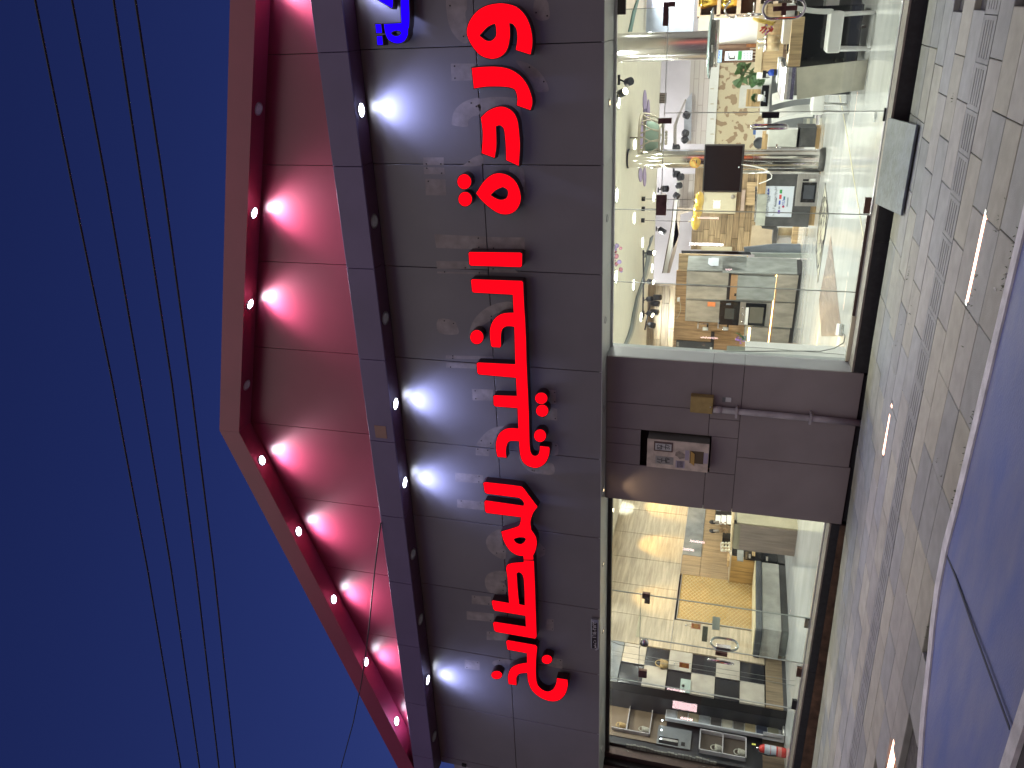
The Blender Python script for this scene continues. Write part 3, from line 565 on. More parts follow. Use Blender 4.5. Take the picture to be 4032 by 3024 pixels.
MB().box((-.1405,.60,.13),(-.1505,.644,2.44)).build('leading_edge', EDGE, d2)
def seam_(par, x, za, zb, w=.004): MB().box((x-w,GY-.004,za),(x+w,GY+.016,zb)).build('joint', M('silicone', (.32,.34,.32), .3), par)
fr = thing('shop_front_joints', 'thin pale joints between the glass panes of the right window', 'glazing joint', (-2,GY,.13))
for x, a, b in ((-3.065,.13,2.872),(-2.191,.13,2.872),(-1.135,.13,2.345),(-.1,2.345,2.872)): seam_(fr, x, a, b, .003)
MB().box((-.1,GY-.003,2.341),(-2.19,GY+.014,2.3485)).build('joint', M('silicone_pale', (.6,.62,.58), .3), fr)
PATCH = M('patch_fitting_bronze', (.15,.09,.075), .3, metal=.7, var=.3, scale=14); CHR = M('chrome', (.75,.72,.74), .08, metal=1, var=.1, scale=8); BLK = M('black_plastic', (.012,.012,.014), .35)
def fitting(label, parts, mat=PATCH, grp='patch fittings of the glass doors'):
    t = thing('patch_fitting', label, 'door fitting', (parts[0][0],GY,parts[0][2]), grp)
    for (xa,xb,za,zb) in parts: MB().box((xa,GY-.018,za),(xb,GY+.028,zb)).build('plate', mat, t, .003)
fitting('brown L shaped patch fitting at the top right corner of the right shop front',[(-.047,-.273,2.345,2.398),(-.047,-.098,2.2781,2.3445)])
fitting('dark block fitting under the soffit at the right photo edge',[(.05,-.150,2.785,2.87)],M('grey_fitting',(.06,.06,.055),.5))
fitting('small brown patch fitting above the slim door handle',[(-1.188,-1.243,2.267,2.411)])
fitting('large mottled brown patch fitting at the top hinge of the right glass door',[(-2.015,-2.247,2.284,2.399)])
fitting('brown floor patch fitting at the bottom hinge of the right glass door',[(-2.009,-2.177,.142,.206)])
fitting('black bottom fitting at the foot of the slim handled door edge',[(-1.106,-1.232,.10,.152)],BLK)
fitting('dark patch fitting at the top of the open left glass door',[(-7.713,-7.81,2.285,2.395),(-7.812,-7.891,2.285,2.36)])
fitting('dark bottom patch fitting at the hinge of the open left glass door',[(-7.757,-7.907,.10,.178)])
fitting('brown lock plate at the foot of the closed left door leaf',[(-8.646,-8.811,.112,.187)])
fitting('black bottom patch fitting at the far side of the closed left door leaf',[(-9.279,-9.45,.101,.186)],BLK)
fitting('tan and black patch fitting at the top of the closed left door leaf',[(-9.192,-9.33,2.285,2.406)])
def ring(a, b, w, r, nrm_plane, par, name='grip'):
    """oval handle: centre line of height b-a (z), width w in direction e"""
    e = nrm_plane[0]; c = nrm_plane[1]; zz = (a+b)/2; h = (b-a)/2-w/2; pts = []
    for k in range(9): t = math.pi*k/8; pts.append(c+e*(w/2*math.cos(t))+Vector((0,0,zz+h+w/2*math.sin(t))))
    for k in range(9): t = math.pi+math.pi*k/8; pts.append(c+e*(w/2*math.cos(t))+Vector((0,0,zz-h+w/2*math.sin(t))))
    MB().tube(pts, r, 12, closed=True).build(name, CHR, par)
hd = thing('door_handle','oval chrome pull handle with a brown lock box at the right photo edge','door handle',(-.15,.56,1.0),'chrome door handles')
ring(1.02,1.415,.17,.014,(Vector((1,0,0)),Vector((-.155,.57,0))),hd); MB().box((-.215,.60,1.19),(-.10,.63,1.24)).box((-.13,.59,1.09),(-.175,.63,1.32)).build('lock_box', PATCH, hd, .004)
for z in (1.1,1.33): MB().tube([(-.10,.57,z),(-.10,.64,z)],.009,8).build('standoff', CHR, hd)
hd = thing('door_handle','slim chrome pull handle on the right glass door, seen almost edge on','door handle',(-1.27,.58,1.0),'chrome door handles')
ring(1.07,1.43,.09,.013,(Vector((.55,-.83,0)).normalized(),Vector((-1.275,.585,0))),hd)
bx = MB().box((-1.134,.61,1.16),(-1.192,.69,1.334)).build('lock_case', BLK, None, .004); tag(bx,'small black lock case clamped on the glass edge beside the slim handle','lock')
# left shop front: open leaf, closed leaf, fixed panes
pane('shop_window',-5.960,-7.745,.125,2.845,'wide clear fixed glass pane right of the open left door',G2_)
pane('shop_window',-9.462,-10.998,.125,2.845,'clear fixed glass pane over the sample display, left end of the building',G2_)
pane('shop_window',-7.755,-9.455,2.415,2.845,'clear transom pane above the left double door',G2_)
d3 = pane('glass_door',-8.575,-9.44,.125,2.408,'closed frameless glass door leaf in front of the checkered panels',G2_); d3['category'] = 'door'
OP = ('V',(-7.755,.645,0),(-7.842,-.125,0)); e = Vector((-.087,-.77,0)).normalized(); nn = Vector((-e.y,e.x,0))
h0 = Vector((-7.755,.64,.13)); h1 = Vector((-7.842,-.125,.13))
od = MB().hexa([h0,h1,h1+Vector((0,0,2.26)),h0+Vector((0,0,2.26))], nn*.012).build('glass_door', GLASS); tag(od,'frameless glass door leaf standing open outward over the step of the left shop','door',G2_)
MB().hexa([h1+nn*.0-e*.0+e*.001,h1+e*.004,h1+e*.004+Vector((0,0,2.26)),h1+e*.001+Vector((0,0,2.26))],nn*.012).build('leading_edge', EDGE, od)
MB().hexa([h0+Vector((0,0,-.004)),h1+Vector((0,0,-.004)),h1+Vector((0,0,-.0005)),h0+Vector((0,0,-.0005))],nn*.012).build('bottom_edge', M('edge_glint',(.75,.6,.55),.3,emit=(1,.7,.6),estr=.0), od)
fl2 = thing('shop_front_joints', 'thin joints between the glass panes of the left window', 'glazing joint', (-8,GY,.13))
for x, a, b in ((-7.75,2.41,2.845),(-7.75,.12,2.41),(-8.567,.12,2.408),(-9.455,.12,2.845)): seam_(fl2, x, a, b, .003)
MB().box((-7.755,GY-.003,2.409),(-9.455,GY+.014,2.4145)).build('joint', MATS['silicone'], fl2)
for s in (-1,1):
    pass
hd = thing('door_handle','large oval chrome pull handle on the open left glass door','door handle',(-7.8,0,1.0),'chrome door handles')
za, zb = at('n2',640,900,OP), at('n2',1320,960,OP); c = (za+zb)/2; ring(min(za.z,zb.z),max(za.z,zb.z),.19,.016,(e,Vector((c.x,c.y,0))-nn*.05),hd)
q = corners('n2',770,1012,1125,1165,OP); MB().hexa([p-nn*.02 for p in q], nn*.05).build('lock_case', CHR, hd, .004)
hd = thing('door_handle','oval chrome pull handle on the closed left glass door leaf','door handle',(-8.72,.58,1.0),'chrome door handles')
ring(1.055,1.415,.13,.014,(Vector((.8,-.6,0)).normalized(),Vector((-8.72,.585,0))),hd); MB().box((-8.574,.61,1.15),(-8.638,.69,1.317)).build('lock_case', PATCH, hd, .004)
rl = thing('round_lock','round chrome lock with a hanging wire at the top of the left double door','lock',(-8.64,.62,2.34)); MB().disc((-8.642,.615,2.34),.062,.06,20,'y').build('body', CHR, rl)
MB().tube([aY('b3',x,y,.62) for x,y in ((770,840),(745,895),(650,865),(520,855),(400,835),(290,790),(200,745))],.003,6).build('wire', BLK, rl)
q = corners('n2',680,295,850,650,OP)
ps = thing('pull_sign','grey push pull sign with Arabic word and FULL on the open glass door','sign',(q[0].x,q[0].y,q[0].z)); MB().hexa([p-nn*.004 for p in q], nn*.003).build('plate', M('sign_grey',(.42,.43,.43),.4), ps, .002)
rz = math.atan2((q[1]-q[0]).y,(q[1]-q[0]).x); c = sum(q,Vector())/4
for s, fx in (('\u0633\u062d\u0628\u0627',730),('FULL',805)):
    p = at('n2',fx,470,OP)-nn*.006; text('lettering', s if s == 'FULL' else '\ufea1\ufea4\ufeb3\u0623'[::1], .042, p, (math.pi/2,0,rz), INK, ps)
q = corners('n2',430,540,535,938,OP); bs = thing('name_sign','small dark brown sign with cream Arabic lettering on the open glass door','sign',(q[0].x,q[0].y,q[0].z)); MB().hexa([p-nn*.004 for p in q], nn*.003).build('plate', M('sign_brown',(.055,.042,.015),.5), bs)
CRL = M('cream_lettering',(.65,.62,.45),.6)
for s, fy in (('\ufee3\ufed4\ufe98\ufeee\ufea1',650),('\u0646\u0639\u0645',840)):
    p = at('n2',482,fy,OP)-nn*.0055; text('lettering', s, .07, p, (math.pi/2,0,rz), CRL, bs)
OR = M('orange_tag',(.62,.20,.07),.6); ORY = M('orange_disc',(.75,.34,.08),.6)
for (z,x0,y0,x1,y1,pl,lab) in (('n2',148,480,365,640,OP,'orange tag hanging by a string above the brown sign on the open door'),('b3',1440,1132,1603,1243,('Y',.66),'orange tag hanging by a string in front of the checkered panels')):
    q = corners(z,x0,y0,x1,y1,pl); t = thing('hanging_tag',lab,'tag',(q[0].x,q[0].y,q[0].z),'orange tags hung inside the glass'); off = pane_off(pl,1)
    MB().hexa([p-off*.01 for p in q],off*.003).build('card',OR,t); c = sum(q,Vector())/4-off*.012
    u = (q[1]-q[0]).normalized(); extrude_poly('disc',[c+u*.036*math.cos(k*.5236)+Vector((0,0,.036*math.sin(k*.5236))) for k in range(12)],off*.0015,ORY,t)
    tp = (q[2]+q[3])/2; MB().tube([tp-off*.008-u*.02,tp+Vector((0,0,.07))-off*.008,tp-off*.008+u*.02],.0015,5).build('string',BLK,t); MB().box(tuple(tp+Vector((-.008,-.008,.066))),tuple(tp+Vector((.008,.006,.08)))).build('hook',WT,t)
tpz = MB().box((-3.335,.60,.1),(-3.885,.62,.166)).build('cream_strip', M('cream_strip',(.62,.58,.42),.6)); tag(tpz,'cream coloured packing strip lying on the sill next to the pier','strip')
# ------------------------------------------------------------------ overhead wires
WIRE = M('wire_black',(.006,.005,.010),.6)
for n, xs, lab in ((0,[('w1',152,0),('w1',312,800),('w1',487,1659),('w2',637,800),('w2',781,1659)],'highest'),(1,[('w1',311,0),('w1',460,800),('w1',607,1659),('w2',739,800),('w2',862,1659)],'second highest'),
                   (2,[('w1',491,0),('w1',611,800),('w1',743,1659),('w2',846,800),('w2',946,1659)],'second lowest'),(3,[('w1',585,0),('w1',706,800),('w1',824,1659),('w2',924,800),('w2',1016,1659)],'lowest')):
    P = [aY(z,x,y,-2.0) for z,x,y in xs]; P = [P[0]+(P[0]-P[1])]+P+[P[-1]+(P[-1]-P[-2])*.6]
    Q = [ (P[i]*(1-t)+P[i+1]*t) for i in range(len(P)-1) for t in (0,.25,.5,.75)]+[P[-1]]
    o = MB().tube(Q,.0105,6).build('overhead_wire',WIRE); tag(o,lab+' of the four black overhead wires crossing the dusk sky','wire','black overhead wires in the sky')
P = [aY('T3',948,352,-.315),aY('T3',925,520,-.34),aY('T3',905,700,-.36),aY('T3',888,880,-.40),aY('T3',866,1060,-.45),aY('T3',845,1200,-.50),aY('T3',800,1420,-.55),aY('T3',735,1659,-.6)]
o = MB().tube(P,[.010]*5+[.008]*3,6).build('loose_cable',WIRE); tag(o,'single thin cable hanging across the red gable down to the left','cable')

# ------------------------------------------------------------------ pinkish tube lamps across the street (behind the photographer), seen mirrored in the glass
TUBE = M('pink_tube',(1,.7,.75),.4,emit=(1,.62,.66),estr=12); TUBW = M('white_tube',(1,.9,.95),.4,emit=(1,.86,.92),estr=30); TUBB = M('blue_tube',(.3,.3,1),.4,emit=(.16,.14,1),estr=26)
def mirrored(z, x, y, Y0):
    d = ray(z,x,y); t = (GY-CAM.y)/d.y; Q = CAM+d*t; e_ = Vector((d.x,-d.y,d.z)); return Q+e_*((Y0-GY)/e_.y)
for k, (z,x0,y0,x1,y1,r,m,lab) in enumerate((('B',835,525,1105,530,.05,TUBW,'long white street lamp tube across the road, mirrored left of the tall cabinets'),('B',892,318,1065,320,.035,TUBE,'pink street lamp tube across the road, mirrored on the plank wall'),('B',1022,212,1078,212,.16,TUBE,'short fat pink street lamp across the road, mirrored on the cream board'),
    ('B',922,1272,1058,1263,.035,TUBE,'pink street lamp tube across the road, mirrored beside the black door'),('B',1120,727,1172,728,.035,TUBE,'short pink street lamp tube across the road, mirrored on the cabinet side'),
    ('D',676,208,768,224,.05,TUBE,'pink street lamp tube across the road, mirrored on the slate panel'),('D',632,262,700,272,.06,TUBE,'second pink street lamp tube across the road, mirrored on the slate panel'),
    ('b5',98,405,358,462,.05,TUBE,'pink street lamp tube across the road, mirrored above the sample rack'),('b5',180,640,530,700,.20,TUBE,'thick pink street lamp across the road, mirrored on the sample rack'),('b5',288,835,470,868,.06,TUBE,'lower pink street lamp tube across the road, mirrored on the sample rack'),('b3',1420,175,1655,210,.07,TUBB,'blue street lamp tube across the road, mirrored on the tufted panel'))):
    a, b = mirrored(z,x0,y0,-16-k*.13), mirrored(z,x1,y1,-16-k*.13); mx_ = (a.x+b.x)/2; a.x = b.x = mx_; a.y = b.y
    t = thing('street_lamp', lab, 'street lamp', (mx_,a.y,0), 'lamps across the road')
    MB().tube([a,b],r*.8,8).build('tube',m,t); MB().tube([(mx_,a.y-.12,-.2),(mx_,a.y-.12,max(a.z,b.z))],.04,8).build('post',BLK,t)
# ================================================================== inside the right shop
WDL = wood('oak_light', (.42,.30,.17), 'z'); WDX = wood('oak_counter', (.50,.34,.17), 'x'); PLK = [wood('plank_%s' % k, c, 'x', rnd=.1) for k, c in (('a',(.27,.19,.11)),('b',(.33,.24,.14)),('c',(.22,.155,.09)))]
GRY = M('concrete_laminate', (.25,.265,.26), .35, var=.22, scale=5, stretch=(2,2,.7)); DGR = M('anthracite_laminate', (.065,.065,.068), .45, var=.3, scale=6)
GREY2 = M('warm_concrete', (.27,.245,.21), .35, var=.2, scale=5, stretch=(2,2,.7)); STL = M('steel', (.55,.53,.52), .3, metal=.9, var=.12, scale=4, stretch=(1,1,8)); CRM = M('cream_panel', (.52,.47,.34), .5, var=.04)
BGL = M('black_glass', (.012,.013,.016), .08); WHT = M('white_gloss', (.75,.75,.74), .25, var=.03); MARB = M('cream_marble', (.55,.53,.44), .25, var=.18, scale=4, detail=8); PPR = M('paper_white', (.58,.62,.70), .6, var=.02)
MIR = M('mirror_steel', (.78,.76,.72), .09, metal=1, var=.03)
F0 = .12
# --- back walls
bw = thing('mural_wall', 'cream wall with brown leaf shaped blotches behind the television column', 'wall', (-2.6,13.9,F0))
MUR = M('mural_print', (.50,.43,.30), .6, col2=(.27,.19,.12), scale=7, thr=.575, detail=1.0, var=.05)
rect('mural','A',1030,500,1445,1185,('Y',13.9),MUR,bw,.1); rect('cornice','A',1000,500,1028,1190,('Y',13.8),WHT,bw,.2)
for y in (700,820,940,1060): rect('edge_strip','A',1000,y,1028,y+6,('Y',13.78),CRM,bw,.02)
BRK = bpy.data.materials.new('white_brick'); BRK.use_nodes = True; n, L = BRK.node_tree.nodes, BRK.node_tree.links
br = n.new('ShaderNodeTexBrick'); br.inputs['Color1'].default_value = (.60,.55,.52,1); br.inputs['Color2'].default_value = (.64,.58,.56,1); br.inputs['Mortar'].default_value = (.42,.36,.34,1)
br.inputs['Scale'].default_value = 1; br.inputs['Mortar Size'].default_value = .008; br.inputs['Brick Width'].default_value = 1.3; br.inputs['Row Height'].default_value = .13
gm = n.new('ShaderNodeNewGeometry'); mp = n.new('ShaderNodeMapping'); mp.inputs['Rotation'].default_value = (math.pi/2,0,0); L.new(gm.outputs['Position'],mp.inputs[0]); L.new(mp.outputs[0],br.inputs[0]); L.new(br.outputs[0],n['Principled BSDF'].inputs['Base Color'])
ww = thing('board_wall', 'white horizontal boarded wall high behind the shop', 'wall', (-3,14,3))
rect('boards','A',855,300,1000,1140,('Y',14.0),BRK,ww,.1); poly('boards','a5',[(1180,-60),(1160,560),(1470,560),(1490,300),(1520,-60)],('Y',14.0),BRK,ww,.1)
LIL = M('lilac_wall', (.80,.76,.78), .7, var=.03); lw = thing('lilac_wall', 'pale lilac upper wall beyond the ceiling edge', 'wall', (-4,15.5,3.5))
MB().box((6.9,15.5,.12),(-12.4,15.7,5.28)).build('upper_wall', LIL, lw)
UC = MB().box((6.9,12.21,5.0),(-12.4,17,5.05)).build('upper_ceiling', WH); struct(UC)
struct(MB().box((6.9,12.2,3.54),(-12.4,12.24,3.7)).build('ceiling_edge', CRM))
# beams with the stepped soffit
bm_ = thing('white_beam', 'long slanting white ceiling beam carrying black spotlights', 'beam', (-5,13,3.5))
poly('beam','a5',[(1195,-80),(1130,540),(1060,1000),(920,1659),(1000,1659),(1110,1100),(1165,600),(1235,-80)],('Y',13.2),WHT,bm_,.25)
poly('shadow_gap','a5',[(1130,290),(1100,500),(1075,800),(1040,1000),(915,1659),(930,1659),(1055,1010),(1092,800),(1112,500),(1142,290)],('Y',13.17),M('shadow_line_brown',(.16,.12,.09),.8),bm_,.02)  # dark shadow line of the beam, painted as a brown strip
poly('bevel','a5',[(1150,520),(1150,620),(1210,1000),(1100,1250),(990,1659),(1050,1659),(1150,1300),(1200,1050),(1235,640),(1480,560),(1470,530)],('Y',13.3),M('taupe',(.42,.35,.30),.7),bm_,.05)
bm2 = thing('white_beam', 'short cranked white beam right of the mirrored column', 'beam', (-2,13,3.5))
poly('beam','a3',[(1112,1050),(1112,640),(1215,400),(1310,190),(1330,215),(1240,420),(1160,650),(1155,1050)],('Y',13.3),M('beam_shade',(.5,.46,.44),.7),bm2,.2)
poly('panel','a3',[(1290,900),(1300,480),(1330,200),(1435,60),(1420,900)],('Y',13.6),M('pale_blue_wall',(.46,.48,.56),.7),bm2,.05)
# plank wall: every plank that can be told apart is a piece
pw_ = thing('plank_wall', 'brown wood plank wall at the back with a cream board', 'wall', (-5.5,13.9,F0))
a, b = at('B',880,-80,('Y',13.85)), at('B',1345,585,('Y',13.85)); x1, x0, zt, zb_ = a.x, b.x, a.z, b.z
r2 = random.Random(3); z = zb_; k = 0
nr = 11; hh = (zt-zb_)/nr
for i in range(nr):
    x = x0-r2.uniform(0,.8)
    while x < x1:
        L_ = 1.05; xa, xb = max(x,x0), min(x+L_,x1)
        if xb-xa > .05: MB().box((xa+.004,13.85-r2.uniform(0,.008),zb_+i*hh+.004),(xb-.004,13.9,zb_+(i+1)*hh-.004)).build('plank', PLK[r2.randrange(3)] if True else None, pw_)
        x += L_
MB().box((x0,13.901,F0),(x1,13.95,zt)).build('backing', DARK, pw_)
WPX = wood('plank_grain', (.30,.215,.125), 'x')
rect('cream_board','a5',1648,255,2190,625,('Y',13.78),CRM,pw_,.03); rect('cream_board','a5',1600,1190,2130,1285,('Y',13.78),CRM,pw_,.03); p = aY('a5',2150,330,13.77); MB().disc((p.x,13.75,p.z),.06,.02,14,'y').build('knob', GREY2, pw_)
rect('bench_board','a6',340,65,450,400,('Y',13.7),WDL,pw_,.04); rect('shelf','a6',265,180,290,480,('Y',13.65),M('taupe2',(.4,.3,.25),.6),pw_,.1)
rect('lower_wall','a6',410,690,720,1000,('Y',13.8),M('beige_wall',(.52,.42,.30),.7),pw_,.05)
# plank wall of the left bay
pw2 = thing('plank_wall', 'greyish wood plank wall high above the tall kitchen cabinets', 'wall', (-7,11,F0))
zs = [at('a7',1110,520,('Y',11)).z, 3.55]; xr, xl = at('a7',900,515,('Y',11)).x, at('a7',900,1545,('Y',11)).x
for i in range(4):
    z0, z1_ = zs[0]+(zs[1]-zs[0])*i/4, zs[0]+(zs[1]-zs[0])*(i+1)/4; x = xl-2.2-r2.uniform(0,1)
    while x < xr:
        xb = min(x+1.25,xr)
        MB().box((x+.004,11-r2.uniform(0,.008),z0+.004),(xb-.004,11.05,z1_-.004)).build('plank', wood('plank_d',(.25,.20,.15),'x',rnd=.12) if i%2 else wood('plank_e',(.31,.245,.175),'x',rnd=.12), pw2); x += 1.25
MB().box((xr,11.06,F0),(xl-3,11.1,3.53)).build('backing', WDL, pw2)
# --- ceiling details
PUR = M('purple_paint', (.36,.29,.46), .7, var=.04); DPU = M('deep_purple', (.13,.10,.22), .7)
pt = thing('ceiling_ornament', 'purple petal shapes painted on raised ceiling panels round the crown lamp', 'ceiling decoration', (-2,7,3.5))
CP = ('Z',3.53)
def cpoly(name, z, pts, mat, parent, dz=.01, zz=3.535):
    return extrude_poly(name, [aZ(z,x,y,zz) for x,y in pts], (0,0,-dz), mat, parent)
for cx0, cy0, rx0, ry0 in ((612,225,32,208),(674,425,23,242),(546,752,44,288),(537,1495,32,128),(606,1535,28,165)):
    cpoly('petal','a3',[(cx0+rx0*math.cos(6.28318*k/28),cy0+ry0*math.sin(6.28318*k/28)) for k in range(28)],PUR,pt,.006+.002*(rx0%5))
cpoly('petal_center','a3',[(590,345),(638,345),(630,620),(612,665),(575,665)],DPU,pt,.022)
cv = thing('ceiling_cove', 'curved grey band sweeping across the cream ceiling', 'ceiling decoration', (-5,6,3.5))
TEAL = M('cove_teal', (.22,.25,.25), .8); TEA2 = M('cove_pale', (.50,.49,.42), .8)  # dark teal band and the paler band beside it
ce = [(215,1505),(290,1330),(335,1180),(375,950),(430,700),(490,520),(545,350),(585,130),(610,0)]; ci = [(255,1510),(330,1340),(375,1200),(410,990),(455,730),(530,510),(590,340),(640,130),(665,0)]
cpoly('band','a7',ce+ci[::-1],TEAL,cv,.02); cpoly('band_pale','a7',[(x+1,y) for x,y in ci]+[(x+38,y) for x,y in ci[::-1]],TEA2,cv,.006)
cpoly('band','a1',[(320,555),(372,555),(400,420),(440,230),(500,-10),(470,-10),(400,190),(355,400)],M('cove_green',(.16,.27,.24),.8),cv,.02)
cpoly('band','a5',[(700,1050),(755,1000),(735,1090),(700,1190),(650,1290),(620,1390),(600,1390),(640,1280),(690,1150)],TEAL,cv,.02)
# crown lamp
crn = thing('crown_chandelier', 'crown shaped hanging ceiling lamp with pierced metal sides next to the mirrored column', 'chandelier', tuple(aY('a3',730,840,6.8)))
cc = aY('a3',700,850,6.8); BRZ = M('pale_bronze', (.40,.36,.28), .5, metal=.3); r_ = .44
MB().lathe(cc+Vector((0,0,.12)),[(r_,0),(r_,.05),(r_-.02,.05),(r_-.02,0),(r_,0)],32).build('ring', BRZ, crn); MB().lathe(cc+Vector((0,0,-.22)),[(r_*.72,0),(r_*.72,.03),(r_*.68,.03),(r_*.68,0),(r_*.72,0)],32).build('ring', BRZ, crn)
for k in range(12):
    a = k*math.pi/6; p = lambda rr_, h, da=0: cc+Vector((math.cos(a+da)*rr_, math.sin(a+da)*rr_, h))
    MB().tube([p(r_,.12,-.2),p(r_*.92,-.05),p(r_*.7,-.2,.05)],.012,6).tube([p(r_,.12,.2),p(r_*.92,-.05),p(r_*.7,-.2,-.05)],.012,6).build('arm', BRZ, crn)
CGL = M('pale_green_glass', (.22,.30,.24), .35); MB().lathe(cc+Vector((0,0,-.2)),[(.001,0),(.2,.02),(.28,.12),(.3,.25)],24).build('bowl', CGL, crn)
MB().tube([cc+Vector((0,0,.15)),Vector((cc.x,cc.y,3.53))],.015,8).build('stem', BRZ, crn)
for k in range(5): MB().lathe(cc+Vector((.05*k-.1,-.02,-.30)),[(.001,-.03),(.022,-.02),(.03,0),(.022,.02),(.001,.03)],8).build('drop', BRZ, crn)
# flower ornament at the ceiling near the glass
fo = thing('flower_chandelier', 'small hanging lamp of red and purple glass flowers under the ceiling near the window', 'chandelier', tuple(aY('a5',130,1450,4.0)))
PK = M('rose_glass', (.42,.18,.22), .3); PK2 = M('violet_glass', (.35,.27,.50), .3); c0 = aY('a5',105,1440,4.0)
for k in range(14):
    q = c0+Vector((rr.uniform(-.26,.26), rr.uniform(-.12,.12), rr.uniform(-.13,.03))); s_ = rr.uniform(.025,.045)
    MB().lathe(q,[(.001,-s_),(s_*.8,-s_*.6),(s_,0),(s_*.8,s_*.6),(.001,s_)],8).build('flower', PK if k%2 else PK2, fo)
MB().tube([c0,Vector((c0.x,c0.y,3.53))],.01,6).build('stem', PK2, fo)
# vent
vt = thing('air_vent', 'dark brown slatted vent on the upper wall right of the petals', 'vent', tuple(aY('a3',925,160,12.1)))
rect('frame','a3',870,72,985,250,('Y',12.15),M('vent_brown',(.14,.11,.095),.6),vt,.04)
for k in range(4): rect('slat','a3',880,85+k*42,975,105+k*42,('Y',12.13),M('vent_slat',(.30,.25,.22),.6),vt,.02)
# --- interior downlights and their light
ILD = M('interior_lamp', (1,1,1), .3, emit=(1,.98,.94), estr=18)
idl = [('A',518,160),('A',272,800),('A',400,1150),('A',257,1545),('A',552,1560),('a5',430,700),('a5',575,1130),('a5',740,1575),('a7',105,370),('a7',390,505),('a7',513,1030),('a7',728,1280),('a3',820,765)]
nm = ['right of the steel hood duct','beside the black spotlights near the glass','over the mirrored column','second near the glass','behind the copper fitting','left of the door joint','where the spotlight rail starts','beyond the rail near the plank wall','next to the flower lamp','beside the pane joint','over the end of the long rail','smallest, over the left plank wall','just in front of the crown lamp']
for (z,x,y), s_ in zip(idl, nm):
    p = aZ(z,x,y,3.53); t = thing('ceiling_downlight', 'bright white ceiling downlight inside the right shop, '+s_, 'downlight', tuple(p), 'white downlights inside the right shop')
    MB().lathe(p,[(.0001,-.012),(.09,-.012),(.115,-.006),(.115,.005)],20).build('lens', ILD, t); MB().lathe(p,[(.115,-.008),(.135,-.006),(.14,.005),(.115,.005)],20).build('rim', WHT, t)
for (x,y) in ((-1.2,3.2),(-3.6,3.0),(1.8,4.5),(-1.0,6.6),(-5.4,6.0),(.3,8.4),(-4.2,9.3),(-7.6,10.2),(-1.5,11.0),(-5.6,12.0)):
    area('ceiling_lamp_or_fill', (x,y,3.40), (x,y,0), 116, .35, (1,.98,.91))
area('upper_fill', (-4,14.0,4.9), (-4,14.4,0), 95, .8, (1,.94,.98)); area('upper_fill', (-8,13.6,4.9), (-8,14.2,0), 80, .8, (1,.94,.96)); area('upper_fill', (1,14.0,4.9), (1,14.4,0), 75, .8, (1,.94,.98))  # unseen fill lamps added to brighten the lilac upper wall
# --- spotlights on rails
SB = M('spot_black', (.035,.035,.045), .45); SLN = M('spot_lens', (1,.9,.7), .3, emit=(1,.85,.62), estr=14)
def tracklight(z, x, y, x2, y2, Y, label, lit=False, r=.045, base=None):
    """lamp head from (x,y) (back end) to (x2,y2) (front end)"""
    a, b = aY(z,x,y,Y), aY(z,x2,y2,Y-.06); t = thing('track_spotlight', label, 'spotlight', tuple(a), 'black track spotlights')
    MB().tube([a,b],r,12).build('head', SB, t)
    if base: c = aY(z,base[0],base[1],Y); MB().tube([c,a],.012,6).build('arm', SB, t); MB().box(tuple(c-Vector((.06,.02,.0))),tuple(c+Vector((.06,.02,.03)))).build('adapter', SB, t)
    d = (b-a).normalized(); MB().tube([b,b+d*.006],r*.85,12).build('lens', SLN if lit else BGL, t)
for args in (('a1',300,1440,375,1410,2.2,'nearest black spotlight under the ceiling, tilted, just behind the glass',0,.05,(185,1390)),('a1',170,1640,275,1590,2.2,'black spotlight with a warm lens beside the nearest one',1,.05,(150,1700)),
    ('a3',1310,445,1375,470,12.5,'black spotlight right of the mirrored column, highest of three',0,.09),('a3',1292,765,1352,785,12.5,'middle one of three black spotlights right of the mirrored column',0,.09),('a3',1290,865,1330,905,12.5,'lowest of three black spotlights right of the mirrored column',0,.09),
    ('a3',1130,1030,1195,1025,12.5,'black spotlight touching the right edge of the mirrored column',0,.09,(1125,990)),('a3',1130,1480,1200,1490,12.5,'black spotlight left of the mirrored column, on a short bar',0,.09,(1120,1440)),('a3',1205,1540,1272,1530,12.5,'black spotlight on the slanted beam left of the column',0,.09),
    ('a5',915,195,1015,190,12.0,'long black spotlight on its own bracket above the copper fitting',0,.08,(860,210)),('a5',1180,140,1240,128,12.6,'short black spotlight on the slanting beam, right one',0,.08),('a5',1135,290,1200,335,12.6,'short black spotlight on the slanting beam, left one',0,.08),
    ('a5',865,890,970,955,12.0,'black spotlight tilted down left at the ceiling edge',0,.07,(825,890)),('a5',670,1305,775,1308,8,'lit chrome and black spotlight hanging at the start of the rail',1,.055,(605,1310)),
    ('a7',630,445,715,462,8,'lit black spotlight on the rail beside the pane joint',1,.055,(575,450)),('a7',620,740,690,730,8,'black spotlight on the rail, third from its start',0,.055,(565,755)),('a7',620,960,700,1000,8,'lit silver sided spotlight near the end of the rail',1,.055,(570,975)),
    ('a7',725,708,840,710,10,'black tube spotlight against the plank wall, highest',0,.07),('a7',690,800,808,815,10,'black tube spotlight against the plank wall, middle',0,.07,(670,830)),('a7',680,940,795,955,10,'black tube spotlight against the plank wall, lowest',0,.07,(650,945)),('a7',640,1150,735,1175,9.5,'black spotlight at the left end of the second rail',0,.07,(605,1160))):
    tracklight(*args)
for k, (z, q) in enumerate((('a7',[(550,-60),(556,350),(549,700),(543,1070)]),('a7',[(665,820),(625,980),(578,1240)]),('a3',[(1095,1380),(1122,1380),(1122,1545)]))):
    P = [aY(z,x,y,(8,9.5,12.5)[k]) for x,y in q]; o = MB().tube(P,.018,6).build('spotlight_rail',SB); tag(o,('long black spotlight rail under the cream ceiling','shorter black spotlight rail in front of the plank wall','short black rail left of the mirrored column')[k],'rail')
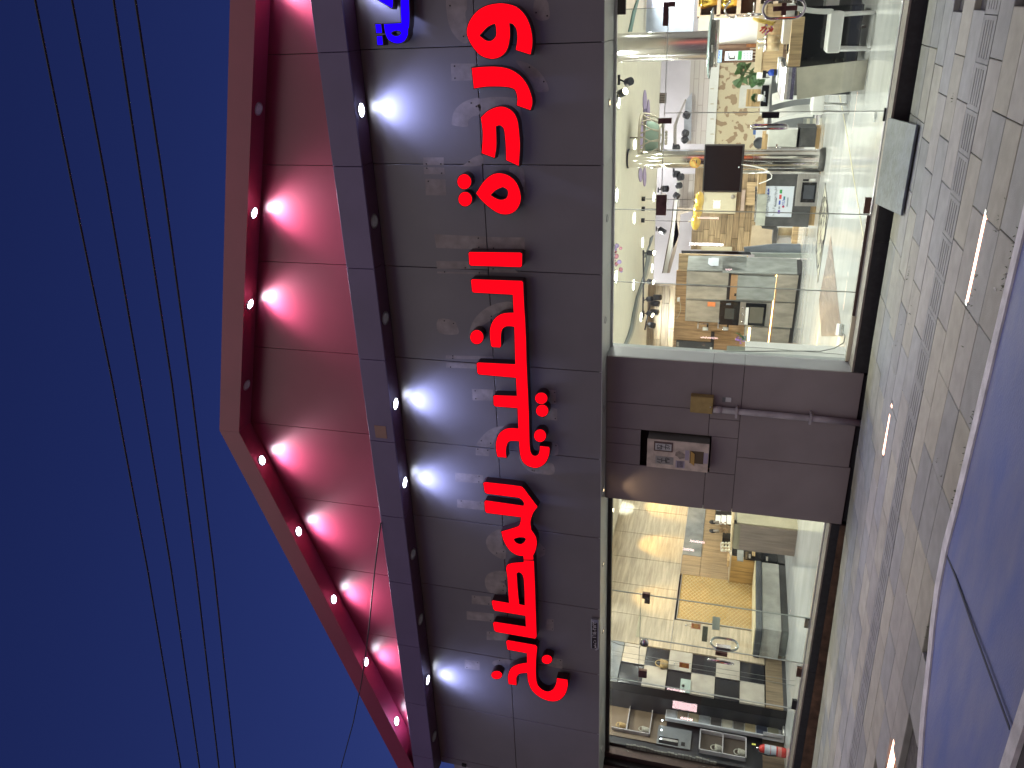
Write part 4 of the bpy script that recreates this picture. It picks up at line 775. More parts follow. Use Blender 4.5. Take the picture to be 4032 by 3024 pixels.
# pendant lamps
AMB = M('amber_glass', (.60,.38,.06), .15, emit=(1,.7,.25), estr=.12)
for (x,y,yt,lab) in ((1570,385,380,'lit amber glass pendant lamp, rightmost of three'),(1540,560,545,'amber glass pendant lamp, middle of three'),(1505,765,745,'amber glass pendant lamp, leftmost of three')):
    c = aY('a5',x,y,9.0); t = thing('pendant_lamp',lab,'pendant lamp',tuple(c),'amber pendant lamps'); MB().lathe(c,[(.001,.10),(.09,.085),(.16,.05),(.185,0),(.16,-.05),(.09,-.085),(.001,-.10)],20).build('shade',AMB,t)
    top = aY('a5',1450,yt,9.0); MB().tube([Vector((c.x,9,3.45)),Vector((c.x,9,c.z+.10))],.006,5).build('cord',BLK,t); MB().lathe(Vector((c.x,9,c.z+.09)),[(.03,0),(.01,.07)],8).build('cap',BRZ,t)
    MB().disc((c.x,9,3.46),.05,.07,12).build('ceiling_cup',BLK,t)
    if y < 400: MB().lathe(c,[(.001,.05),(.05,0),(.001,-.05)],10).build('bulb',SLN,t)
# copper fittings
COP = M('copper_box', (.30,.13,.06), .35, metal=.6, var=.4, scale=12)
t = thing('copper_door_closer','brown mottled copper box fitting hanging behind the top of the glass door','door fitting',(-2.1,.7,2.28)); MB().box((-2.018,.68,2.30),(-2.245,.72,2.344)).build('box',COP,t); 
t = thing('copper_bracket','pair of small brown and black bracket plates high behind the glass','door fitting',(-1.21,.7,2.3)); rect('plate','a3',848,512,955,602,('Y',.70),COP,t,.02); rect('plate','a3',975,508,1082,602,('Y',.70),BLK,t,.02)
# --- mirrored column with television
colm = thing('mirrored_column','mirror polished steel column carrying the television and a round yellow sticker','column',(-2.62,6.55,F0))
p1_, p2_ = aY('a3',900,1050,6.55), aY('a3',900,1380,6.55); cx, cr_ = (p1_.x+p2_.x)/2, abs(p1_.x-p2_.x)/2*.97
MB().lathe((cx,6.55,F0+.1),[(cr_,0),(cr_,3.28)],40).build('shaft', MIR, colm); MB().lathe((cx,6.55,F0),[(cr_+.04,0),(cr_+.04,.05),(cr_,.1)],32).build('base_ring', M('dark_ring',(.03,.03,.03),.4), colm); MB().lathe((cx,6.55,3.50),[(cr_+.01,0),(cr_+.012,.03)],32).build('top_ring', BLK, colm)
for z_ in (1.3,2.45): MB().lathe((cx,6.55,z_),[(cr_+.001,0),(cr_+.001,.006)],32).build('seam', GREY2, colm)
nx = cx-cr_-.02; MB().tube([(nx-.05,6.6,F0+.05),(nx-.05,6.6,1.55)],.03,10).build('side_pipe', STL, colm); rect('side_panel','a4',640,1150,1400,1205,('Y',6.6),DGR,colm,.04)
sc = aY('a3',1490,1285,6.33); rs = abs(aY('a3',1490,1188,6.33).x-sc.x)
stk = thing('no_smoking_sticker','round yellow no smoking sticker on the mirrored column above the television','sticker',tuple(sc)); YS = M('sticker_yellow',(.72,.50,.14),.5)
def disc_y(name, c, r, mat, par, dy=.004, n=24, x0=-1): return MB().lathe(c,[(.0001,0),(r,0),(r,dy),(.0001,dy)],n,'y').build(name,mat,par)
disc_y('disc',sc,rs,YS,stk); OS = M('sticker_orange',(.72,.32,.07),.5)
MB().lathe(sc+Vector((0,-.003,0)),[(rs*.86,0),(rs*.98,0),(rs*.98,.002),(rs*.86,.002),(rs*.86,0)],24,'y').build('ring',OS,stk)
u = Vector((.8,0,.6))*rs*.85; w = Vector((-.6,0,.8))*.012; MB().hexa([sc-u-w+Vector((0,-.006,0)),sc+u-w+Vector((0,-.006,0)),sc+u+w+Vector((0,-.006,0)),sc-u+w+Vector((0,-.006,0))],(0,.002,0)).build('bar',OS,stk)
MB().box((sc.x-.05,sc.y-.005,sc.z-.03),(sc.x+.03,sc.y-.003,sc.z-.015)).box((sc.x+.03,sc.y-.005,sc.z-.03),(sc.x+.05,sc.y-.003,sc.z-.015)).build('cigarette',INK,stk); MB().tube([sc+Vector((.03,-.005,.0)),sc+Vector((.05,-.005,.03)),sc+Vector((.02,-.005,.06))],.005,5).build('smoke',INK,stk)
tv = thing('television','large black flat television hung on the mirrored column, screen off','television',(-2.9,6.2,1.7)); TB = M('tv_body',(.02,.02,.022),.4); TS = M('tv_screen',(.010,.010,.013),.12)
TP = ('V',(-2.30,6.10,0),(-3.2,6.2,0)); rect('body','A',955,1148,1243,1522,TP,TB,tv,.06,.004); rect('screen','A',964,1156,1228,1512,TP,TS,tv,.003,proud=.002); rect('stand_bracket','A',1100,1260,1180,1330,('Y',6.27),TB,tv,.1)
rect('logo','A',1222,1318,1228,1330,TP,WT,tv,.001,proud=.004)
P = [aY('a4',x,y,6.15) for x,y in ((250,1095),(340,1108),(440,1125),(560,1152),(650,1200),(697,1255),(690,1300),(600,1345),(510,1375))]; o = MB().tube(P,.010,6).build('white_cable',WHT); tag(o,'white cable looping from the television down to the counter','cable')
# --- kiosk with poster, microwave, hob
KY = ('Y',6.95); ks = thing('kitchen_island','anthracite kitchen block with oak plinth, poster and built in microwave','kitchen island',(-3.5,7.2,F0),)
def deep(name, z, x0, y0, x1, y1, pl, mat, par, depth, bevel=0, z1=None): return rect(name,z,x0,y0,x1,y1,pl,mat,par,depth,bevel,0,z1)
deep('front_panel','a6',600,-105,1225,716,KY,DGR,ks,.6); rect('plinth','a6',1262,-90,1340,696,('Y',7.02),WDX,ks,.5,z1=F0); rect('worktop','a6',512,-105,600,235,('Y',6.93),WDX,ks,.6); rect('worktop_grey','a6',500,238,590,695,('Y',6.93),M('stone_pale',(.42,.43,.38),.35,var=.15,scale=8),ks,.6)
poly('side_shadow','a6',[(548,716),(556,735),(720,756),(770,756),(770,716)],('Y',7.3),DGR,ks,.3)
ps_ = thing('poster','white printed notice with payment logos fixed to the dark kitchen block','poster',tuple(aY('a6',770,350,6.94))); rect('sheet','a6',610,118,978,570,KY,PPR,ps_,.004,proud=.006)
NV = M('print_blue',(.05,.08,.40),.6); GRNP = M('print_green',(.03,.25,.07),.6); RDP = M('print_red',(.55,.05,.05),.6); PUP = M('print_purple',(.15,.07,.40),.6); GYP = M('print_grey',(.25,.28,.33),.6)
def onp(x, y): return aY('a6',x,y,6.941)
for (s_,x,y,sz,mt) in (('\u0634\u0631\u0643\u0629 \u0648\u0631\u062f\u0629 \u0627\u0644\u062e\u0644\u064a\u062c',628,370,.060,INK),('\u0643\u0644 \u0645\u0627\u062a\u0631\u064a\u062f\u0647 \u0647\u0648 \u0627\u0644\u062f\u0641\u0639',735,345,.055,INK),('VISA',868,365,.075,NV)):
    p = onp(x,y); text('lettering', s_[::-1] if mt is INK else s_, sz, p, FRONT, mt, ps_)
for (x0,y0,x1,y1,mt) in ((632,212,656,245,NV),(640,155,656,205,NV),(815,172,845,228,GRNP),(808,245,835,310,RDP),(785,468,812,522,PUP),(795,415,815,455,GYP),(800,330,820,390,NV),(868,270,876,322,NV),(880,270,888,322,GRNP),(922,285,928,420,GYP),(655,262,660,330,GYP),(668,262,673,345,GYP),(755,290,760,420,GYP)): rect('print_mark','a6',x0,y0,x1,y1,('Y',6.944),mt,ps_,.0015,proud=.001)
p = onp(862,418); disc_y('print_dot',p,.022,RDP,ps_,.001,12)
mw = thing('microwave_oven','stainless steel microwave built in low in the dark kitchen block','microwave',tuple(aY('a6',1400,200,6.93)))
rect('frame','a6',1078,-55,1372,412,KY,STL,mw,.03,.004,proud=.03); rect('door_glass','a6',1142,66,1318,360,('Y',6.91),BGL,mw,.012,proud=.006); rect('control_panel','a6',1140,2,1338,64,('Y',6.91),STL,mw,.012,proud=.008); rect('display','a6',1152,20,1232,48,('Y',6.90),BGL,mw,.004,proud=.002); rect('window','a6',1168,110,1300,310,('Y',6.90),M('mw_window',(.06,.065,.08),.3),mw,.003)
for k in range(6): rect('key','a6',1250+k*14,14,1258+k*14,48,('Y',6.895),WHT,mw,.002)
hb = thing('gas_hob','black cast iron hob grates on the kitchen block worktop','hob',tuple(aY('a6',490,400,7.1))); 
for k in range(9): rect('grate','a6',455-k*1,175+k*50,488,190+k*50,('Y',7.1),BLK,hb,.3)
rect('plate','a6',482,165,496,640,('Y',7.05),STL,hb,.4)
# --- wood base cabinet with basin, right of the column
BY = ('Y',7.9); bc = thing('basin_display','white wash basin standing on end on a dark and oak cabinet beside the mirrored column','basin',(-2.5,8,F0))
rect('cabinet','a4',1080,562,1318,860,BY,DGR,bc,.5); rect('plinth','a4',1305,570,1400,870,('Y',7.95),WDX,bc,.4,z1=F0); rect('oak_top','a4',565,655,625,872,BY,WDX,bc,.4); rect('basin_rim','a4',625,572,1090,850,BY,WHT,bc,.06,.01); rect('basin_floor','a4',665,590,1040,840,('Y',7.88),M('basin_shade',(.55,.56,.52),.3),bc,.01,proud=.012); rect('side_panel','a4',650,845,1160,875,('Y',7.85),STL,bc,.2)
MB().tube([aY('a4',830,850,7.8),aY('a4',770,850,7.8),aY('a4',770,815,7.75)],.02,8).build('tap', CHR, bc); rect('white_foot','a4',1165,850,1325,875,('Y',7.84),WHT,bc,.1)
pn = aY('a4',515,785,7.95); rs_ = abs(aY('a4',515,700,7.95).x-pn.x); dd = thing('round_tray','dark round tray standing upright behind the basin','tray',tuple(pn)); MB().lathe(pn,[(.0001,0),(rs_*.86,0),(rs_*.9,-.02),(rs_,-.02),(rs_,.02),(.0001,.02)],28,'y').build('dish', M('dark_tray',(.07,.08,.10),.3), dd)
bxw = thing('carton','white carton with a blue lid on the counter behind the tray','carton',tuple(aY('a4',520,650,8.3))); rect('box','a4',470,575,595,725,('Y',8.3),PPR,bxw,.2); rect('lid','a4',430,580,472,665,('Y',8.35),M('blue_lid',(.06,.12,.30),.5),bxw,.15)
# long grey counter run at the back right
lc = thing('long_counter','long grey fronted base cabinet with pale worktop under the mural wall','cabinet',(-1.3,8.8,F0))
LCY = ('Y',8.9); rect('front_panel','a2',652,640,1350,1659,LCY,M('slate_laminate',(.16,.17,.18),.45,var=.15),lc,.5); rect('front_panel','a4',625,370,1300,560,LCY,MATS['slate_laminate'],lc,.5); rect('worktop','a2',612,640,650,1659,('Y',8.85),WHT,lc,.6); rect('worktop','a4',596,370,626,560,('Y',8.85),WHT,lc,.6)
for k in range(4): rect('drawer_front','a4',1160+k*45,430,1195+k*45,555,('Y',8.88),MARB if k%2 else GRY,lc,.02)
# black appliance, slatted poster, pot
ap = thing('cooker_hood_display','black control panel strip lying on the worktop under the mural','appliance',tuple(aY('a2',600,1400,8.7))); rect('body','a2',560,1238,634,1545,('Y',8.7),BGL,ap,.3,.004); rect('screen','a2',575,1405,605,1480,('Y',8.69),GYP,ap,.005); 
for k in range(4): MB().disc(aY('a2',592,1335+k*12,8.68),.014,.01,8,'y').build('knob', WT, ap)
bd = thing('sample_board','white board with a brown slatted wood square leaning on the mural wall','sample board',tuple(aY('a2',400,1400,8.95))); rect('board','a2',238,1242,555,1565,('Y',8.95),M('board_white',(.55,.54,.52),.5),bd,.03)
for k in range(7): rect('slat','a2',335+k*27,1296,355+k*27,1546,('Y',8.93),WDX,bd,.02)
sp_ = thing('potted_plant','small round green plant in a white pot in front of the slatted board','plant',tuple(aY('a2',520,1415,8.6))); p = aY('a2',535,1420,8.6); MB().lathe((p.x,8.6,p.z-.07),[(.001,0),(.055,0),(.07,.13),(.001,.13)],14).build('pot',WHT,sp_)
LEAF = M('leaf_green',(.04,.10,.035),.5,var=.4,scale=20); lf = MB()
for k in range(120):
    a, b_ = rr.uniform(0,6.28), rr.uniform(-.3,1.5); d = Vector((math.cos(a)*math.cos(b_),math.sin(a)*math.cos(b_),math.sin(b_))); c = Vector((p.x,8.6,p.z+.09))+d*.07; s_ = Vector((-d.y,d.x,.2)).normalized()*.022; lf.add([c-s_,c+d*.03,c+s_,c-d*.02],[(0,1,2,3)])
lf.build('foliage',LEAF,sp_)
# big leafy plant
bp_ = thing('potted_palm','bushy green artificial palm with split leaves in a white pot on the counter','plant',tuple(aY('a2',540,1080,8.2))); bc_ = aY('a2',560,1060,8.2); MB().lathe((bc_.x,8.2,bc_.z-.12),[(.001,0),(.10,0),(.12,.22),(.001,.22)],16).build('pot',WHT,bp_)
for (x,y) in ((250,920),(200,1020),(180,1230),(290,1180),(350,1120),(420,1180),(480,1160),(560,1200),(330,950),(300,1040),(260,1090),(400,1060),(450,1220),(520,1170)):
    tip = aY('a2',x,y,8.2+rr.uniform(-.15,.1)); base = Vector((bc_.x,8.2,bc_.z+.08)); mid = (tip+base)/2+Vector((0,0,.1)); lm = MB(); lm.tube([base,mid,tip],.006,5)
    ax = (tip-mid).normalized()
    for k in range(9):
        t = k/8; c = mid+(tip-mid)*t*1.1; wl = .13*math.sin(.5+t*2.4)
        for sd_ in (-1,1):
            d = (Vector((ax.z,0,-ax.x))*sd_+ax*.7+Vector((0,rr.uniform(-.3,.3),0))).normalized(); n_ = Vector((-d.z,0,d.x))*.016; lm.add([c-n_*.5,c+d*wl*.5-n_,c+d*wl,c+d*wl*.5+n_,c+n_*.5],[(0,1,2,3,4)])
    lm.build('frond',LEAF,bp_)
sbt = thing('spray_bottle','blue spray bottle with black trigger standing on the island','bottle',tuple(aY('a2',810,1050,4.2))); p0, p1 = aY('a2',808,1050,4.2), aY('a2',640,1050,4.2); h = p1.z-p0.z; BB = M('bottle_blue',(.02,.06,.35),.25)
MB().lathe(p0,[(.001,0),(.045,0),(.045,h*.82),(.02,h),(.001,h)],16).build('bottle',BB,sbt); MB().lathe(p0+Vector((0,0,.02)),[(.0455,h*.1),(.0455,h*.35)],16).build('label_band',BLK,sbt); MB().box((p0.x-.07,4.18,p0.z+h+.02),(p0.x+.03,4.22,p0.z+h+.07)).box((p0.x-.012,4.188,p0.z+h),(p0.x+.012,4.212,p0.z+h+.03)).box((p0.x-.07,4.19,p0.z+h-.03),(p0.x-.06,4.21,p0.z+h+.03)).build('trigger',BLK,sbt)
# --- steel island hood
hd_ = thing('island_hood','tall round stainless steel island hood with a curved glass canopy hanging over the cooktop','cooker hood',tuple(aY('a1',1800,800,4.0)))
pa, pb = aY('a1',1500,540,4.0), aY('a1',1500,1045,4.0); hx, hr = (pa.x+pb.x)/2, abs(pa.x-pb.x)/2; zt = aY('a1',1765,790,4.0).z; HST = M('hood_steel',(.62,.60,.60),.17,metal=1,var=.10,scale=3,stretch=(1,1,.1))
MB().lathe((hx,4,zt),[(hr,0),(hr,.62)],48).build('duct',HST,hd_); MB().lathe((hx,4,zt+.622),[(hr+.004,0),(hr+.004,3.53-zt-.622)],48).build('duct_cover',HST,hd_)
q0, q1 = aY('a1',1775,345,4.0), aY('a1',1870,1170,4.0); r1 = abs(q0.x-q1.x)/2; cxh = (q0.x+q1.x)/2
MB().lathe((cxh,4,q1.z),[(.001,.0),(r1,0),(r1,.02),(r1,q0.z-q1.z),(.001,q0.z-q1.z)],48).build('rim_body',M('hood_rim',(.55,.53,.50),.2,metal=.8),hd_)
q2, q3 = aY('a1',1790,130,4.0), aY('a1',1720,1380,4.0); r2_ = abs(q2.x-q3.x)/2; CG_ = M('canopy_glass',(.13,.17,.17),.08,var=.05); MB().lathe(((q2.x+q3.x)/2,4,(q2.z+q3.z)/2),[(r1*.9,.03),(r2_*.93,.01),(r2_,-.01),(r2_,-.02),(r2_*.9,-.005),(r1*.9,.012)],48).build('glass_canopy',CG_,hd_)
for k in range(4): MB().disc(aY('a1',1785,800+k*32,4.0-r1-.01),.013,.01,8,'y').build('button',WT,hd_)
# --- bar island with waterfall end
isl = thing('breakfast_island','marble waterfall island with black glass body, oak edge and rounded steel corner','kitchen island',(-.6,3.1,F0)); IY = 2.67
LEGM = MARB; poly('waterfall_leg','a2',[(1060,985),(1085,985),(2092,868),(2035,1300),(1085,1440),(1060,1440)],('Y',IY),LEGM,isl,.05)
g0, g1_ = aY('a2',1050,985,IY), aY('a2',1045,1440,IY); zt_ = g0.z; p = aY('a2',850,1000,IY)
RIB = M('ribbed_steel',(.50,.47,.52),.25,metal=1,var=.3,scale=9,stretch=(1,1,1)); prof = []
hh_ = p.z-zt_
for k in range(7): a = k/6*math.pi/2; prof.append(Vector((0, .14*(1-math.cos(a)), zt_+hh_*math.sin(a))))
mbp = MB(); xs0, xs1 = min(g0.x,g1_.x)-.005, max(g0.x,g1_.x)+.005
for k in range(6): mbp.hexa([(xs0,IY+prof[k].y,prof[k].z),(xs1,IY+prof[k].y,prof[k].z),(xs1,IY+prof[k+1].y,prof[k+1].z),(xs0,IY+prof[k+1].y,prof[k+1].z)],(0,.02,-.004))
mbp.build('rounded_corner',RIB,isl); zt2 = p.z
MB().box((xs0,IY+.14,zt2-.03),(xs1,3.75,zt2)).build('top_slab',RIB,isl)
bY = ('Y',3.05); rect('body_panel','a2',1105,100,1470,960,bY,BGL,isl,.6,z1=F0+.08); rect('oak_edge','a2',1000,250,1105,965,('Y',3.02),WDL,isl,.62); rect('worktop','a2',905,60,985,640,('Y',3.2),WHT,isl,.9)
for (x0,y0,x1,y1) in ((960,360,985,780),(900,490,960,640),(925,600,945,735)): rect('cooktop','a2',x0,y0,x1,y1,('Y',3.25),BGL,isl,.4)
rect('white_tray','a2',800,860,835,1210,('Y',4.1),WHT,isl,.5); rect('dark_tray','a2',835,855,862,1155,('Y',4.0),DGR,isl,.3)
MB().box((xs0-.1,4.1,F0),(1.4,4.9,.98)).build('rear_cabinet',DGR,isl)
# --- oak back cabinet with jars and dish rack
ob = thing('oak_cabinet','light oak counter back panel behind the island with jars in front','cabinet',tuple(aY('a2',800,850,5.6))); rect('panel','a2',535,60,830,1045,('Y',5.6),WDL,ob,.06); rect('top_edge','a2',522,60,538,1045,('Y',5.58),M('oak_pale_edge',(.62,.50,.33),.5),ob,.1)
GJ = M('jar_glass',(.55,.42,.25),.1); 
for (y,lab) in ((580,'tall glass storage jar with steel lid beside the dish rack'),(665,'tall glass storage jar with steel lid, left one')):
    a, b_ = aY('a2',805,y,5.3), aY('a2',620,y,5.3); t = thing('glass_jar',lab,'jar',tuple(a),'glass jars on the counter'); MB().lathe(a,[(.001,0),(.075,0),(.075,b_.z-a.z),(.001,b_.z-a.z)],16).build('jar',GJ,t); MB().lathe(b_,[(.08,0),(.08,.04),(.02,.06),(.03,.12),(.001,.13)],14).build('lid',CHR,t)
dr = thing('dish_rack','bamboo dish rack with red and violet utensils on the island worktop','dish rack',tuple(aY('a2',840,400,4.9))); 
for k in range(8): poly('slat','a2',[(735+k*14,290),(741+k*14,290),(741+k*14,610-k*10),(735+k*14,610-k*10)],('Y',4.9),WDX,dr,.02)
for k in range(5): poly('rail','a2',[(590+k*50,520-k*10),(596+k*50,520-k*10),(860,560-k*80),(860,552-k*80)],('Y',4.95),WDX,dr,.02)
for k in range(6): poly('slat','a2',[(715,165+k*20),(850,165+k*20),(850,173+k*20),(715,173+k*20)],('Y',4.92),WDX,dr,.02)
RDU = M('utensil_red',(.55,.05,.04),.4); VIU = M('utensil_violet',(.35,.15,.55),.4); BAN = M('banana_yellow',(.65,.45,.10),.5)
for k in range(16): q = aY('a2',rr.uniform(590,700),rr.uniform(350,480),4.85); q2_ = q+Vector((rr.uniform(-.08,.08),0,rr.uniform(-.08,.08))); MB().tube([q,q2_],.012,6).build('utensil',(RDU,VIU,RDU)[k%3],dr)
for k in range(5): MB().tube([aY('a2',430+k*45,270+k*14,4.9),aY('a2',520+k*45,300+k*12,4.85),aY('a2',620+k*30,320,4.9)],[.02,.03,.012],8).build('banana',BAN,dr)
# --- posters on the brown mirrored column, white board, shelf unit
bc2 = thing('square_column','brown mirror clad column with three pinned leaflets behind the oak counter','column',(-.9,7.3,F0)); rect('cladding','a1',1850,775,2212,1090,('Y',7.3),M('brown_mirror',(.30,.20,.15),.2,metal=.7,var=.5,scale=3,stretch=(8,8,.5)),bc2,.3,z1=F0); rect('edge','a2',330,640,530,680,('Y',7.28),COP,bc2,.05)
for k in range(4): rect('cladding_strip','a2',380,700+k*48,530,712+k*48,('Y',7.27),STL,bc2,.02)
for (lab,z,x0,y0,x1,y1,cols) in (('pale blue price leaflet reading 1900 on the brown column','a1',1870,872,1948,1085,'b'),('white appliance leaflet in the middle of the brown column','a2',20,745,205,875,'w'),('white leaflet with a green header on the brown column','a2',208,738,410,872,'g')):
    t = thing('leaflet',lab,'leaflet',tuple(aY(z,x1,y1,7.25)),'leaflets on the brown column'); rect('sheet',z,x0,y0,x1,y1,('Y',7.25),M('leaflet_blue',(.35,.52,.75),.6) if cols == 'b' else PPR,t,.004)
    if cols == 'b': p = aY(z,1890,985,7.245); text('lettering','1900',.10,p,FRONT,NV,t)
    if cols == 'g':
        rect('header',z,212,742,255,868,('Y',7.247),GRNP,t,.002)
        for i in range(3):
            for j in range(3): rect('print_mark',z,290+j*45,765+i*35,300+j*45,785+i*35,('Y',7.247),GYP,t,.002)
    if cols == 'w': rect('picture',z,80,810,160,862,('Y',7.247),INK,t,.002); rect('picture',z,90,815,150,835,('Y',7.245),WHT,t,.002); rect('print_mark',z,60,765,75,850,('Y',7.247),GYP,t,.002)
wbd = thing('fridge_panel','tall plain white glossy panel right of the brown column','panel',tuple(aY('a1',2212,500,7.6))); rect('panel','a2',-170,265,560,650,('Y',7.6),WHT,wbd,.5,.004,z1=F0); rect('red_edge','a1',1880,780,2212,800,('Y',7.58),M('red_edge',(.35,.06,.04),.5),wbd,.01)
rect('pale_panel','a1',1555,270,1880,530,('Y',8.2),M('cream_white',(.56,.53,.47),.6),wbd,.05); MB().box((-.7,8.6,3.5),(.5,8.7,2.6)).build('upper_panel',M('pale_blue',(.5,.56,.72),.6),wbd)
sh = thing('display_shelf','dark shelf unit with cream dividers holding gold bowls at the right photo edge','shelf',tuple(aY('a2',500,100,7.4)))
rect('back','a1',1570,-500,2900,270,('Y',7.5),M('shelf_dark',(.06,.045,.035),.6),sh,.05,z1=F0+.6)
for xx in (1565,1910,2260,2600,2900): rect('shelf_board','a1',xx,-500,xx+14,285,('Y',7.2),M('shelf_edge',(.55,.42,.32),.5),sh,.3)
for yy in (-200,268): rect('divider','a1',1565,yy,2900,yy+12,('Y',7.2),MATS['shelf_edge'],sh,.3)
GOLD = M('gold_bowl',(.75,.50,.10),.2,metal=1)
for (x,y,lab) in ((1740,30,'gold bowl in the top row of the dark shelf'),(2140,30,'gold bowl in the middle row of the dark shelf')):
    p = aY('a1',x+150,y,7.3); t = thing('gold_bowl',lab,'bowl',tuple(p),'gold bowls on the dark shelf'); MB().lathe(p,[(.001,0),(.05,0),(.11,.25),(.12,.32),(.10,.26),(.001,.05)],18).build('bowl',GOLD,t); MB().lathe(p+Vector((0,0,-.03)),[(.06,0),(.03,.03)],14).build('foot',BLK,t)
# kitchen mixer tap with spring
tpp = thing('spring_tap','chrome kitchen tap with a coiled spring hose above the dish rack','tap',tuple(aY('a2',560,200,4.6))); P = []
arc = [(340,215),(200,225),(110,260),(30,200),(15,120),(60,60),(90,20),(70,-60)]
Q = smooth([(x,y,1) for x,y in arc],14)[:-14]; P3 = [aY('a2',x,y,4.6) for x,y in Q]; coil = []
for k, c in enumerate(P3):
    a = k*2.1; coil.append(c+Vector((math.cos(a)*.02,math.sin(a)*.02,math.sin(a)*.014)))
MB().tube(coil,.006,5).build('spring',CHR,tpp); MB().tube([aY('a2',340,215,4.6),aY('a2',430,212,4.6),aY('a2',570,205,4.6)],[.03,.022,.014],10).build('spout',CHR,tpp); MB().tube([aY('a2',440,30,4.6),aY('a2',430,200,4.6)],.010,8).build('arm',CHR,tpp)
# --- chairs
CHW = M('white_leather',(.74,.74,.72),.32,var=.03,coat=.2)
def chair(x, y, a, label):
    t = thing('dining_chair',label,'chair',(x,y,F0),'white leather dining chairs'); R_ = Matrix.Rotation(a,4,'Z'); o_ = Vector((x,y,F0))
    def T(mb): mb.v = [o_+(R_@v) for v in mb.v]; return mb
    T(MB().box((-.23,-.23,.34),(.23,.23,.50))).build('seat',CHW,t,.03,3)
    bk = MB(); n_ = 7
    pr_ = [(-.20-.0*k-.0025*k*k, .47+.09*k) for k in range(n_)]
    for (xa,za),(xb,zb) in zip(pr_,pr_[1:]): bk.hexa([(xa,-.21,za),(xa,.21,za),(xb,.21,zb),(xb,-.21,zb)],(-.055,0,0))
    T(bk).build('backrest',CHW,t)
    for sx in (-1,1):
        for sy in (-1,1): T(MB().tube([(sx*.19,sy*.19,.41),(sx*.20,sy*.20,0)],[.024,.017],8)).build('leg',WHT,t)
    return t
chair(-.47,2.78,math.pi,'white leather chair in front of the black island, nearest to the glass'); chair(-.25,3.62,math.pi,'white leather chair behind the nearest one at the black island')
chair(-1.32,4.05,-.15,'white leather chair left of the marble leg, nearer one'); chair(-1.15,4.72,-.15,'white leather chair left of the marble leg, further one')
# --- tall kitchen cabinets
V1 = ('V',(-5.28,8.27,0),(-7.02,8.69,0)); V2 = ('V',(-5.28,8.27,0),(-5.10,8.72,0)); tk = thing('tall_kitchen_unit','tall concrete look kitchen cabinet wall with built in ovens and warm light strips','kitchen cabinet',(-6,8.7,F0))
carc = [at('a7',1262,272,V1), at('a8',925,1300,V1)]; p0 = Vector((-5.28,8.27,0)); e1 = Vector((-7.02,8.69,0))-p0; e1.normalize(); n1 = Vector((-e1.y,e1.x,0)); n1 = n1 if n1.y > 0 else -n1
ztop = at('a7',1262,272,V1).z; zpl = at('a8',1070,292,V1).z
def vrect(name,z,x0,y0,x1,y1,mat,depth=.02,proud=0,bevel=0,par=None,V=V1): return rect(name,z,x0,y0,x1,y1,V,mat,par or tk,depth,bevel,proud)
vrect('upper_door','a7',1266,275,1936,505,GREY2,.02,.02,.002); vrect('upper_door','a7',1262,510,1905,742,GREY2,.02,.02,.002); vrect('upper_door','a7',1258,747,1790,1105,GREY2,.02,.02,.002)
vrect('shadow_gap','a7',1940,302,1960,740,DARK,.02,.015); 
vrect('fridge_trim','a8',110,292,180,655,M('copper_steel',(.55,.36,.22),.3,metal=.7,var=.2),.02,.03); vrect('fridge_door','a8',205,300,725,668,GRY,.02,.03,.002); vrect('fridge_display','a8',155,560,180,600,DARK,.01,.035)
vrect('drawer_front','a8',785,296,1060,500,GREY2,.02,.02,.002); vrect('drawer_front','a8',770,505,1030,695,GREY2,.02,.02,.002); vrect('drawer_front','a8',745,700,985,1065,GREY2,.02,.02,.002); vrect('drawer_front','a8',705,1080,935,1290,GREY2,.02,.02,.002); vrect('lower_door','a8',398,1055,625,1290,GREY2,.02,.02,.002)
WLS = M('warm_light_strip',(1,.8,.5),.4,emit=(1,.72,.36),estr=9); q = corners('a8',738,300,668,1290,V1); za_ = (at('a8',765,330,V1).z+at('a8',690,1000,V1).z)/2
MB().hexa([Vector((q[0].x,q[0].y,za_-.035)),Vector((q[1].x,q[1].y,za_-.035)),Vector((q[1].x,q[1].y,za_+.045)),Vector((q[0].x,q[0].y,za_+.045))],n1*.02).build('handle_channel',M('channel_bronze',(.35,.22,.12),.4),tk)
MB().hexa([Vector((q[0].x,q[0].y,za_+.0))-n1*.012,Vector((q[1].x,q[1].y,za_+.0))-n1*.012,Vector((q[1].x,q[1].y,za_+.016))-n1*.012,Vector((q[0].x,q[0].y,za_+.016))-n1*.012],n1*.01).build('light_strip',WLS,tk)
vrect('light_strip','a8',360,1065,372,1255,WLS,.01,.02)
pB = at('a8',925,1300,V1); mbc = MB()
b0 = p0+n1*.03; b1 = Vector((pB.x,pB.y,0))+n1*.03; b2 = at('a7',1258,1105,V1); b2 = Vector((b2.x,b2.y,0))+n1*.03
mbc.hexa([Vector((b2.x,b2.y,zpl)),Vector((b0.x,b0.y,zpl)),Vector((b0.x,b0.y,ztop)),Vector((b2.x,b2.y,ztop))],n1*.55); mbc.hexa([Vector((b1.x,b1.y,zpl)),Vector((b2.x,b2.y,zpl)),Vector((b2.x,b2.y,1.15)),Vector((b1.x,b1.y,1.15))],n1*.55); mbc.build('carcass',M('carcass_grey',(.20,.20,.19),.5),tk)
MB().hexa([Vector((b1.x,b1.y,F0)),Vector((b0.x,b0.y,F0)),Vector((b0.x,b0.y,zpl)),Vector((b1.x,b1.y,zpl))],n1*.5).build('plinth',M('plinth_dark',(.05,.05,.055),.45),tk)
